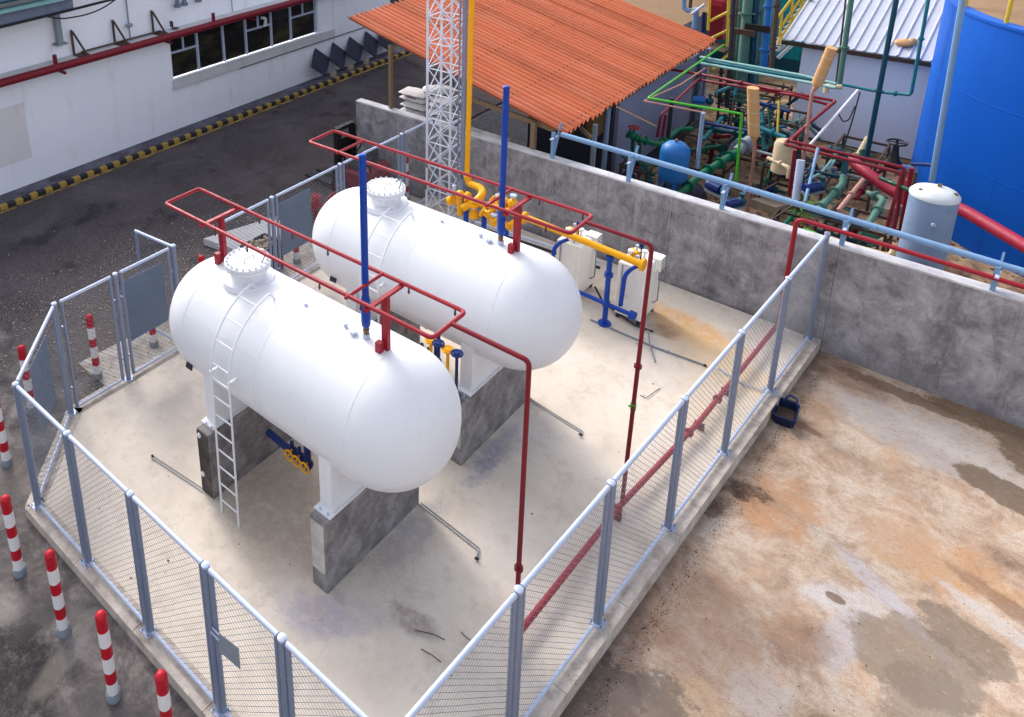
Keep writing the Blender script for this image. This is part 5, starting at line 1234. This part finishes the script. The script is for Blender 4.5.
pipe('support_brace', 'white brace leaning across the hut front', [(5.601, 16.800, 2.468), (5.187, 15.200, 1.574)], .026, 'white')
pipe('guy_wire', 'thin dark wire beside the white brace', [(5.644, 16.800, 2.431), (5.636, 16.600, 1.885), (5.593, 16.400, 1.182)], .014, 'black', 'wire')
pipe('slack_hose', 'slack dark hose hanging from the brace', [(5.382, 16.400, 2.001), (5.502, 16.400, 1.820), (5.604, 16.400, 1.892), (5.650, 16.500, 2.197)], .014, 'dark', 'hose', bend=.2)
gv = thing('gate_valve', 'black gate valve with a big hand wheel before the hut', 'valve', (6.540, 16.200, 1.105))
a = Vector((6.537, 16.200, 1.127)); m = MB(); m.lathe([(.14, 0), (.16, .1), (.1, .2), (.07, .34), (.05, .5)], a, 'z', 16); m.build('valve_body', 'black', gv)
m = MB(); c = a+Vector((0, 0, .56)); m.tube([c+Vector((.18*math.cos(q*math.pi/8), .18*math.sin(q*math.pi/8), 0)) for q in range(16)], .02, 6, closed=True, res=1); m.cyl(a+Vector((0, 0, .4)), c+Vector((0, 0, .08)), .025, 8)
for q in range(4): m.cyl(c, c+Vector((.18*math.cos(q*1.57), .18*math.sin(q*1.57), 0)), .014, 6)
m.build('hand_wheel', 'black', gv)
pipe('light_blue_stub', 'bright blue pipe stub beside the black gate valve', [(6.538, 16.300, 1.115), (6.902, 16.600, 1.022)], .07, 'ltblue')
pipe('bright_green_pipe', 'bright green pipe bending round the orange roof corner', [(2.239, 18.600, 2.454), (2.362, 13.600, 2.475), (4.262, 13.600, 2.566), (4.323, 13.600, 1.068)], .027, 'lime', bend=.06)
pipe('pale_conduit', 'thin pale conduit under the bright green pipe', [(2.188, 17.600, 2.077), (2.301, 15.600, 2.203), (2.204, 13.800, 2.309), (3.517, 13.800, 2.344)], .02, 'pink', 'conduit')
pipe('service_line', 'thin tan line sloping from the orange roof edge', [(1.951, 13.000, 2.348), (2.592, 13.600, 1.875)], .012, 'tan', 'line')
pipe('red_wall_line', 'dark red pipe climbing the grey blue shed wall', [(2.303, 14.500, 1.239), (2.342, 14.500, 1.794), (2.269, 17.000, 1.989)], .03, 'dkred')
pipe('red_wall_line', 'second dark red pipe on the grey blue shed wall', [(2.378, 14.600, 1.226), (2.414, 14.600, 1.805)], .03, 'dkred')
pipe('dark_post', 'black post left of the bright green loop', [(2.657, 14.200, 1.409), (2.652, 14.200, 2.366)], .045, 'black', 'post')
pipe('grey_post', 'grey support post under the bright green pipe', [(3.661, 13.200, 1.334), (3.650, 13.200, 2.561)], .042, 'greytank', 'post')
gp = pipe('green_pump_line', 'green valve line behind the small blue tank', [(1.897, 13.900, 1.403), (2.156, 13.900, 1.350), (2.499, 14.200, 1.194), (2.457, 15.400, 1.187), (2.616, 15.800, 1.099)], .06, 'green', flanges=[(1, .3), (2, .2)], wheels=[(0, .4, 'red')])
pipe('green_valve_leg', 'left green leg under the pump line', [(1.992, 13.900, 1.379), (2.015, 13.900, 0.838)], .04, 'dkgreen')
pipe('green_valve_leg', 'right green leg under the pump line', [(2.154, 13.900, 1.373), (2.174, 13.900, 0.884)], .04, 'dkgreen')
bgp = pipe('large_green_pipe', 'large green pipe with flanged joints right of the small blue tank', [(3.514, 12.600, 0.850), (3.610, 13.600, 1.009), (3.824, 15.200, 1.050)], .075, 'green', flanges=[(0, .5), (1, .2), (1, .5), (1, .8)], seg=14)
pipe('grey_joint', 'grey pipe joint at the top of the large green pipe', [(3.810, 15.250, 1.028), (3.920, 15.700, 1.201)], .12, 'grey', flanges=[(0, .5)], seg=14)
# small blue tank
sb = thing('small_blue_tank', 'small upright blue pressure tank on legs behind the wall', 'tank', (2.9, 13.1, -.2))
a = Vector((3.261, 13.000, 1.402)); rz0 = a.z-.36
m = MB(); m.lathe([(.02, rz0-.13), (.16, rz0-.09), (.27, rz0), (.29, rz0+.08), (.29, rz0+.62), (.27, rz0+.72), (.18, rz0+.81), (.02, rz0+.85)], (a.x, a.y, 0), 'z', 40); m.build('shell', 'smallblue', sb, ang=60)
for q in range(4):
    x, y = a.x+.24*math.cos(q*1.57+.6), a.y+.24*math.sin(q*1.57+.6); m = MB(); m.box((x, y, (rz0+.1-.2)/2), (.07, .05, rz0+.3)); m.build('leg', 'smallblue', sb, smooth=False)
m = MB(); m.cyl((a.x, a.y, rz0+.84), (a.x, a.y, rz0+.9), .03, 8); m.build('nozzle', 'brass', sb)
# pump motors
def motor(c, rz_, label, s=1., mt='dkblue'):
    t = thing('pump_motor', label, 'pump', (c[0], c[1], c[2]-.2*s), 'blue pump sets on the plant floor')
    d = Vector((math.cos(rz_), math.sin(rz_), 0)); c = Vector(c)
    m = MB(); m.cyl(c-d*.2*s, c+d*.2*s, .15*s, 18); m.cyl(c-d*.28*s, c-d*.2*s, .13*s, 18, .15*s); m.build('casing', mt, t)
    for k in range(10):
        a = k*2*math.pi/10; n = Vector((-d.y, d.x, 0))*math.cos(a)+Vector((0, 0, 1))*math.sin(a); m = MB(); m.cyl(c-d*.18*s+n*.155*s, c+d*.18*s+n*.155*s, .012*s, 4); m.build('cooling_fin', mt, t)
    m = MB(); m.ball(c+d*.36*s, .16*s, 14, 10); m.cyl(c+d*.36*s, c+d*.36*s+Vector((0, 0, .28*s)), .06*s, 10); m.flange(c+d*.36*s+Vector((0, 0, .28*s)), (0, 0, 1), .1*s, .03); m.build('volute', 'dkteal', t)
    m = MB(); m.box(c+d*.08*s-Vector((0, 0, .18*s)), (.7*s, .26*s, .06*s), rz_); m.build('base_frame', 'grey', t, smooth=False)
motor((4.230, 12.600, 1.308), R(-20), 'blue pump set partly hidden behind the pale blue wall pipe', .65)
motor((4.702, 12.200, 1.272), R(60), 'dark blue pump right beside the wall bracket', .55)
motor((5.673, 13.600, 1.385), R(60), 'blue pump set right of the beige drum', .62, 'dkblue')
motor((2.330, 17.000, 1.420), R(20), 'small blue pump under the aqua pipes', .6, 'smallblue')
tag(MB().lathe([(.2, 0), (.2, .62), (.16, .7), (.02, .74)], (4.833, 14.800, 1.033), 'z', 24).build('beige_drum', 'beige'), 'beige upright drum among the pipes', 'drum')
tag(MB().cyl((5.439, 13.600, 1.047), (5.374, 13.800, 1.802), .075, 14).build('pale_column', 'galvl'), 'pale dirty column right of the beige drum', 'post')
for k, (pts, r_, mt, l, fl_) in enumerate([
    ([(5.977, 14.600, 1.342), (6.034, 14.400, 1.259), (5.932, 12.800, 1.216)], .08, 'sage', 'thick sage pipe running down towards the wall', [(1, .3), (1, .8)]),
    ([(5.396, 15.200, 1.541), (5.780, 15.200, 1.648), (5.879, 15.200, 1.452), (5.917, 15.000, 1.130)], .075, 'dkteal', 'dark teal pipe arching before the hut foot', [(0, .5)]),
    ([(6.375, 14.200, 1.528), (6.295, 12.800, 1.404)], .05, 'pink', 'grey pink pipe lying beside the sage one', [(0, .5)]),
    ([(5.547, 14.200, 1.971), (5.678, 13.200, 1.221)], .035, 'ltblue', 'slim pale blue upright among the pipes', []),
    ([(6.493, 14.200, 1.288), (6.784, 14.000, 1.335), (6.745, 12.900, 1.174)], .07, 'sage', 'sage pipe elbow left of the grey receiver', [(0, .5), (1, .4)]),
    ([(5.820, 12.400, 1.466), (6.764, 12.300, 1.477), (6.827, 12.400, 1.516)], .06, 'dkteal', 'dark teal pipe close behind the wall', [(0, .4)]),
    ([(6.765, 12.000, 1.392), (7.099, 12.000, 1.401)], .07, 'dkgreen', 'dark green pipe end near the last fence post', [(0, .1)]),
    ([(6.431, 11.700, 1.379), (6.732, 11.700, 1.356), (7.302, 11.700, 1.367), (7.322, 11.800, 1.480)], .05, 'beige', 'beige pipe with an elbow lying along the wall', []),
    ([(6.031, 11.600, 1.452), (6.172, 11.600, 1.444), (6.381, 11.500, 1.429)], .04, 'lime', 'short bright green hose behind the wall', []),
    ([(5.673, 15.000, 1.463), (5.610, 14.600, 1.319), (5.493, 14.400, 1.223)], .03, 'aqua', 'thin aqua line under the red loop', []),
    ([(5.725, 15.000, 1.478), (5.670, 14.800, 1.309), (5.520, 14.800, 1.354)], .03, 'aqua', 'second thin aqua line under the red loop', []),
    ([(3.859, 16.600, 1.189), (4.469, 16.400, 1.165)], .07, 'tealpipe', 'teal pipe right of the upright tan stack', [(0, .5)]),
    ([(2.597, 16.400, 0.953), (3.720, 16.000, 1.197)], .07, 'dkteal', 'dark teal pipe left of the upright tan stack', [(0, .3), (0, .8)]),
    ([(2.891, 15.800, 0.888), (2.949, 16.800, 1.153)], .06, 'tealpipe', 'slanting teal pipe behind the green loop', []),
    ([(2.757, 16.000, 1.252), (3.827, 15.800, 1.365)], .05, 'dkblue', 'dark blue pipe under the green loop', []),
    ([(2.535, 17.400, 1.537), (2.898, 17.800, 1.744), (2.923, 17.600, 1.487)], .05, 'tealpipe', 'bent bright teal pipe under the aqua pair', []),
    ([(3.868, 15.600, 1.022), (4.557, 15.400, 1.092)], .04, 'grey', 'grey pipe behind the upright tan stack', []),
    ([(3.599, 16.200, 0.946), (4.235, 17.600, 1.068)], .05, 'tealpipe', 'teal pipe slanting up behind the stack', []),
    ([(4.553, 14.800, 1.255), (5.077, 14.400, 1.322), (5.070, 14.400, 1.092)], .05, 'beige', 'beige pipe beside the drum foot', [(0, .6)]),
    ([(4.495, 12.200, 1.008), (5.142, 12.200, 1.147)], .04, 'grey', 'grey pipe stub near the pump by the wall', []),
    ([(4.655, 13.600, 0.855), (4.946, 14.200, 1.037)], .018, 'brown', 'thin dark rod on the brown soil', []),
    ([(5.451, 11.900, 1.298), (5.612, 12.400, 1.415)], .018, 'brown', 'thin dark rod leaning by the wall corner', []),
    ([(6.581, 14.600, 1.485), (7.154, 14.200, 1.545)], .05, 'dkgreen', 'dark green pipe in front of the hut foot', []),
    ([(5.996, 16.000, 1.433), (6.084, 15.800, 1.114)], .06, 'dkgreen', 'dark green stub under the blue green riser', [(0, .5)]),
    ([(5.338, 14.000, 1.545), (6.027, 14.000, 1.581)], .03, 'dkteal', 'thin teal line below the red loop', []),
    ([(2.889, 15.000, 0.905), (3.339, 15.600, 0.926)], .05, 'dkgreen', 'dark green pipe behind the grey post', []),
    ([(3.295, 17.600, 1.467), (4.242, 17.400, 1.441)], .05, 'dkblue', 'dark blue pipe behind the upright stack', [(0, .5)]),
    ([(3.700, 17.200, 1.370), (4.010, 16.600, 0.668)], .05, 'tealpipe', 'teal upright behind the tan stack', [(0, .3)]),
    ([(3.815, 17.200, 1.501), (4.163, 16.600, 0.813)], .035, 'dkgreen', 'dark green upright left of the hut corner', []),
    ([(4.022, 17.200, 1.753), (4.253, 16.600, 0.939)], .03, 'rail_y', 'yellow green upright at the hut corner', []),
    ([(3.397, 16.800, 1.213), (3.617, 16.400, 0.626)], .035, 'black', 'black upright behind the green drop', []),
    ]):
    pipe('plant_pipe', l, pts, r_*.82, mt, flanges=fl_)
# aqua and teal columns standing far back
for k, (a, b, r_, mt, l) in enumerate([
    ((2.395, 19.500, 4.029), (2.673, 19.000, 0.968), .12, 'sage', 'thick green column in the far pipe cluster'),
    ((2.965, 19.200, 4.152), (3.131, 19.000, 1.789), .08, 'smallblue', 'bright blue column in the far pipe cluster'),
    ((2.556, 19.600, 4.030), (2.851, 19.200, 1.007), .09, 'dkteal', 'dark teal column right of the thick green one'),
    ((2.615, 19.900, 3.983), (2.882, 19.500, 1.211), .07, 'sage', 'slim sage column between the teal and blue ones'),
    ((2.115, 19.800, 3.941), (2.362, 19.400, 1.010), .06, 'sage', 'slim sage column left of the thick green one'),
    ((2.246, 18.800, 4.138), (2.680, 18.000, 0.987), .055, 'black', 'black mast at the left of the far cluster'),
    ((2.221, 19.200, 4.062), (2.468, 18.800, 1.373), .03, 'brown', 'thin brown mast beside the black one'),
    ((3.299, 18.600, 4.300), (3.510, 18.200, 2.132), .06, 'brown', 'dark brown mast at the right of the far cluster'),
    ((2.235, 18.600, 2.044), (2.418, 18.200, 0.976), .04, 'black', 'short black post under the yellow stair'),
    ((2.406, 20.400, 3.868), (2.558, 20.200, 1.698), .05, 'pink', 'thin mauve column in the far pipe cluster'),
    ((2.096, 20.200, 3.867), (2.281, 20.000, 1.116), .05, 'aqua', 'thin aqua column in the far pipe cluster'),
    ]):
    pipe('plant_column', l, [b, a], r_, mt, 'column', flanges=[(0, .25), (0, .72)], seg=14)
tag(MB().box((2.563, 18.900, 2.791), (.55, .12, .14)).build('clamp_bar', 'brown', None, smooth=False), 'brown clamp bar across the far column cluster', 'clamp')
tag(MB().box((2.873, 19.000, 2.926), (.6, .1, .16)).build('clamp_bar', 'black', None, smooth=False), 'black clamp bar across the blue and teal columns', 'clamp')
# teal building with yellow stair
tbld = thing('teal_building', 'teal sheet clad building behind the hut', 'building', (1.5, 26, -.2))
m = MB(); m.box((1.5, 27.0, 2.6), (5.2, 2.6, 5.6)); m.build('cladding', 'tealwall', tbld, smooth=False)
for k in range(34):
    m = MB(); m.box((-1.0+k*.152, 25.68, 2.6), (.04, .04, 5.5)); m.build('cladding_rib', 'tealwall', tbld, smooth=False)
m = MB(); m.box((1.5, 25.66, -.0), (5.3, .1, .5)); m.build('base_band', 'dkteal', tbld, smooth=False)
st = thing('yellow_stair', 'yellow railed stair climbing the teal building', 'stair', (2.715, 22.500, 1.448))
for (a, b) in (((2.503, 22.500, 1.654), (3.177, 22.500, 3.180)), ((2.502, 22.500, 2.078), (3.022, 22.500, 3.217)), ((2.368, 22.500, 2.298), (2.858, 22.500, 3.312))):
    m = MB(); m.cyl(a, b, .04, 8); m.build('hand_rail', 'rail_y', st)
for a, b in (((2.541, 22.500, 1.569), (2.493, 22.500, 2.557)), ((2.766, 22.500, 2.062), (2.720, 22.500, 3.003)), ((2.982, 22.500, 2.571), (2.934, 22.500, 3.494))):
    m = MB(); m.cyl(a, b, .035, 8); m.build('baluster', 'rail_y', st)
for k in range(9):
    f = k/8; a = Vector((2.400, 22.900, 1.354)).lerp(Vector((3.027, 22.900, 2.789)), f); m = MB(); m.box(a, (.3, .7, .04)); m.build('tread', 'grey', st, smooth=False)
m = MB(); m.cyl((3.130, 21.500, 1.944), (2.811, 21.500, 1.474), .05, 8); m.cyl((3.129, 22.000, 3.384), (3.421, 22.000, 2.857), .05, 8); m.build('stringer', 'grey', st)
# platform left of the cluster
ps = thing('yellow_platform', 'yellow railed platform beyond the orange roof corner', 'platform', (1.421, 20.500, 1.850))
for a, b in (((1.187, 20.500, 2.254), (1.131, 20.500, 3.267)), ((1.754, 20.500, 1.762), (1.627, 20.500, 3.333)), ((1.162, 20.500, 2.486), (1.656, 20.500, 2.852)), ((1.219, 20.500, 1.963), (1.714, 20.500, 2.341)), ((1.737, 19.500, 1.429), (1.838, 20.500, 1.719))):
    m = MB(); m.cyl(a, b, .04, 8); m.build('rail', 'rail_y', ps)
m = MB(); m.box((1.539, 20.400, 1.836), (.6, .9, .05)); m.build('deck', 'brown', ps, smooth=False)
tag(MB().bbox((1.318, 20.900, 2.512), (.42, .4, 1.1), .03).build('red_cabinet', 'dkred', None, smooth=False), 'tall dark red cabinet behind the yellow rails', 'cabinet')
tag(MB().bbox((1.233, 20.900, 3.028), (.44, .42, .2), .03).build('pink_cover', 'redlt', None, smooth=False), 'pinkish cover on top of the dark red cabinet', 'cover')
for pts, r_, mt, l in (([(0.054, 21.500, 3.083), (0.113, 21.500, 2.506), (0.292, 21.500, 2.471)], .07, 'ltblue', 'pale blue bent pipe above the orange roof'), ([(0.624, 21.000, 2.714), (0.659, 21.000, 2.115)], .09, 'ltblue', 'short thick blue pipe above the orange roof'),
                     ([(0.857, 21.000, 2.629), (0.893, 21.000, 2.032)], .05, 'dkblue', 'dark blue pipe above the orange roof'), ([(0.600, 20.800, 2.572), (0.926, 20.800, 2.917)], .04, 'galvl', 'white strut above the orange roof'), ([(0.283, 21.500, 3.112), (0.317, 21.400, 2.587)], .05, 'brown', 'brown pipe above the orange roof')):
    pipe('roof_side_pipe', l, pts, r_, mt)
# tan roofed shed beyond
ts = thing('tan_roof_shed', 'low shed with a brown tan ribbed roof beyond the orange one', 'shed', (-3, 23.5, -.2))
for i in range(26):
    y = 20.6+i*.28; m = MB(); m.box((-2.7, y, 2.15), (5.4, .255, .03), 0, R(5), R(6)); m.build('roof_sheet', 'tanroof', ts, smooth=False)
m = MB(); m.box((-2.9, 24.2, .8), (4.6, 6.4, 2.0)); m.build('wall', 'shedwall', ts, smooth=False)
M['rubble'] = paint('brown_rubble', (122, 98, 78), .9, .4, (70, 52, 42), 6)
# soil clutter: stones, broken concrete, plant
m = MB()
for k in range(900):
    x = random.uniform(1.8, 11); y = random.uniform(11.2, 20); s = random.uniform(.015, .05)
    if (x-10.43)**2+(y-19.22)**2 < 16: continue
    m.box((x, y, -.235+s*.25), (s*random.uniform(1, 2), s*random.uniform(1, 2), s*.8), random.uniform(0, 3), random.uniform(-.4, .4))
tag(m.build('plant_rubble', 'rubble', None, smooth=False), 'pale broken rubble strewn over the brown soil', 'rubble', kind='stuff')
for k, (px, l) in enumerate((((7.926, 14.233, -0.150), 'pale stone by the wall under the big blue tank'), ((4.532, 15.604, -0.150), 'flat broken slab on the soil behind the wall'), ((6.360, 17.012, -0.150), 'flat broken slab near the sage elbow'), ((8.185, 14.196, -0.150), 'flat pale stone right of the grey receiver'))):
    tag(MB().prism([(px[0]-.35, px[1]-.2), (px[0]+.2, px[1]-.28), (px[0]+.4, px[1]+.1), (px[0]-.05, px[1]+.3)], -.24, -.08).build('broken_slab', 'pebblew', None, smooth=False), l, 'stone')
pt = thing('green_plant', 'small leafy green weed growing behind the wall', 'plant', (5.345, 14.799, -0.100))
c = Vector((5.321, 14.892, -0.100)); m = MB(); st_ = MB()
for k in range(60):
    a = random.uniform(0, 6.28); h = random.uniform(.1, .7); rr_ = random.uniform(.05, .28)*h*2; p = c+Vector((rr_*math.cos(a), rr_*math.sin(a), h)); d = Vector((math.cos(a), math.sin(a), -.3)).normalized()*.14; n = Vector((-math.sin(a), math.cos(a), .2)).normalized()*.045
    m.add([p, p+d*.5+n, p+d, p+d*.5-n], [(0, 1, 2, 3)])
    if k % 4 == 0: st_.cyl(c, p, .008, 4)
M['leaf'] = paint('fresh_leaf_green', (96, 158, 46), .6, .3, (50, 100, 30), 6)
M['leaf'].use_backface_culling = False
o = m.build('leaves', 'leaf', pt, smooth=False); o['kind'] = 'stuff'; st_.build('stem', 'leaf', pt)

# skids of small bore pipework fill the floor between the big runs
def skid(x0, y0, w, d, h, label, seed, n=16):
    rnd = random.Random(seed); t = thing('pipe_skid', label, 'pipe skid', (x0+w/2, y0+d/2, -.2))
    mats = ['dkgreen', 'tealpipe', 'dkteal', 'sage', 'brown', 'dkred', 'grey', 'green', 'sage', 'beige']
    for i in (0, 1):
        for j in (0, 1):
            m = MB(); m.box((x0+w*i, y0+d*j, (h-.2)/2), (.05, .05, h+.2)); m.build('frame_post', 'brown', t, smooth=False)
    for z in (.05, h):
        for s in (0, 1):
            m = MB(); m.box((x0+w/2, y0+d*s, z), (w, .045, .05)); m.build('frame_beam', 'brown', t, smooth=False)
            m = MB(); m.box((x0+w*s, y0+d/2, z+.05), (.045, d, .045)); m.build('frame_beam', 'brown', t, smooth=False)
    for k in range(n):
        r = rnd.choice((.018, .025, .03, .045, .055)); z = rnd.uniform(0, h*.95); x = x0+rnd.uniform(.0, w); y = y0+rnd.uniform(.0, d); mt = rnd.choice(mats)
        q = rnd.random()
        if q < .4: pts = [(x0-.15, y, z), (x0+w*.7*rnd.random()+.2, y, z), (x0+w*.9, y+rnd.uniform(-.2, .2), z)]
        elif q < .75: pts = [(x, y0-.2, z), (x, y0+d*rnd.random(), z), (x+rnd.uniform(-.2, .2), y0+d+.2, z+.1)]
        else: pts = [(x, y, -.2), (x, y, h*rnd.uniform(.6, 1.1)), (x+rnd.choice((-.4, .4)), y, h*rnd.uniform(.6, 1.1))]
        m = MB(); m.tube(pts, r, 8); o = m.build('pipe_run', mt, t)
        a = Vector(pts[0]); e = Vector(pts[1]); dd = (e-a).normalized()
        for f in (.3, .7):
            if r > .024: m = MB(); m.flange(a.lerp(e, f), dd, r*1.8, .03, 12); m.build('flange', mt, o)
        if rnd.random() < .5:
            p = a.lerp(e, .5); m = MB(); m.ball(p, r*1.9, 10, 6); m.cyl(p, p+Vector((0, 0, .16)), .012, 6); m.cyl(p+Vector((0, 0, .15)), p+Vector((0, 0, .17)), .06, 10); m.build('valve', rnd.choice(('dkblue', 'dkgreen', 'dkred', 'black')), o)
for args in ((2.4, 15.9, 1.0, 1.1, .9, 'pipe skid behind the small blue tank', 1, 10), (3.3, 17.2, 1.2, 1.0, 1.2, 'pipe skid between the far columns and the hut', 2, 22),
             (4.3, 15.6, .8, .7, .7, 'pipe skid behind the upright tan stack', 3, 9), (5.0, 13.8, .7, .6, .3, 'low pipe skid right of the beige drum', 4, 6),
             (5.9, 14.2, 1.0, .8, .5, 'low pipe skid in front of the hut', 5, 9), (6.2, 12.7, .7, .6, .25, 'low pipe skid left of the grey receiver', 6, 6),
             (2.3, 18.6, 1.4, 1.0, 1.3, 'tall pipe skid under the yellow platform', 7, 24), (5.3, 16.6, .9, 1.4, .9, 'pipe skid along the hut front', 8, 9),
             (1.9, 13.6, .6, .8, .7, 'pipe skid against the grey blue shed wall', 9, 12)):
    skid(*args)
for k, (x, y, l) in enumerate(((3.0, 14.6, 'dark tarpaulin covered heap behind the large green pipe'), (4.5, 17.6, 'dark ribbed cover left of the hut wall'))):
    m = MB(); m.ball((x, y, .0), .42, 14, 8, (1.2, .9, .8)); tag(m.build('covered_heap', 'dark'), l, 'heap')
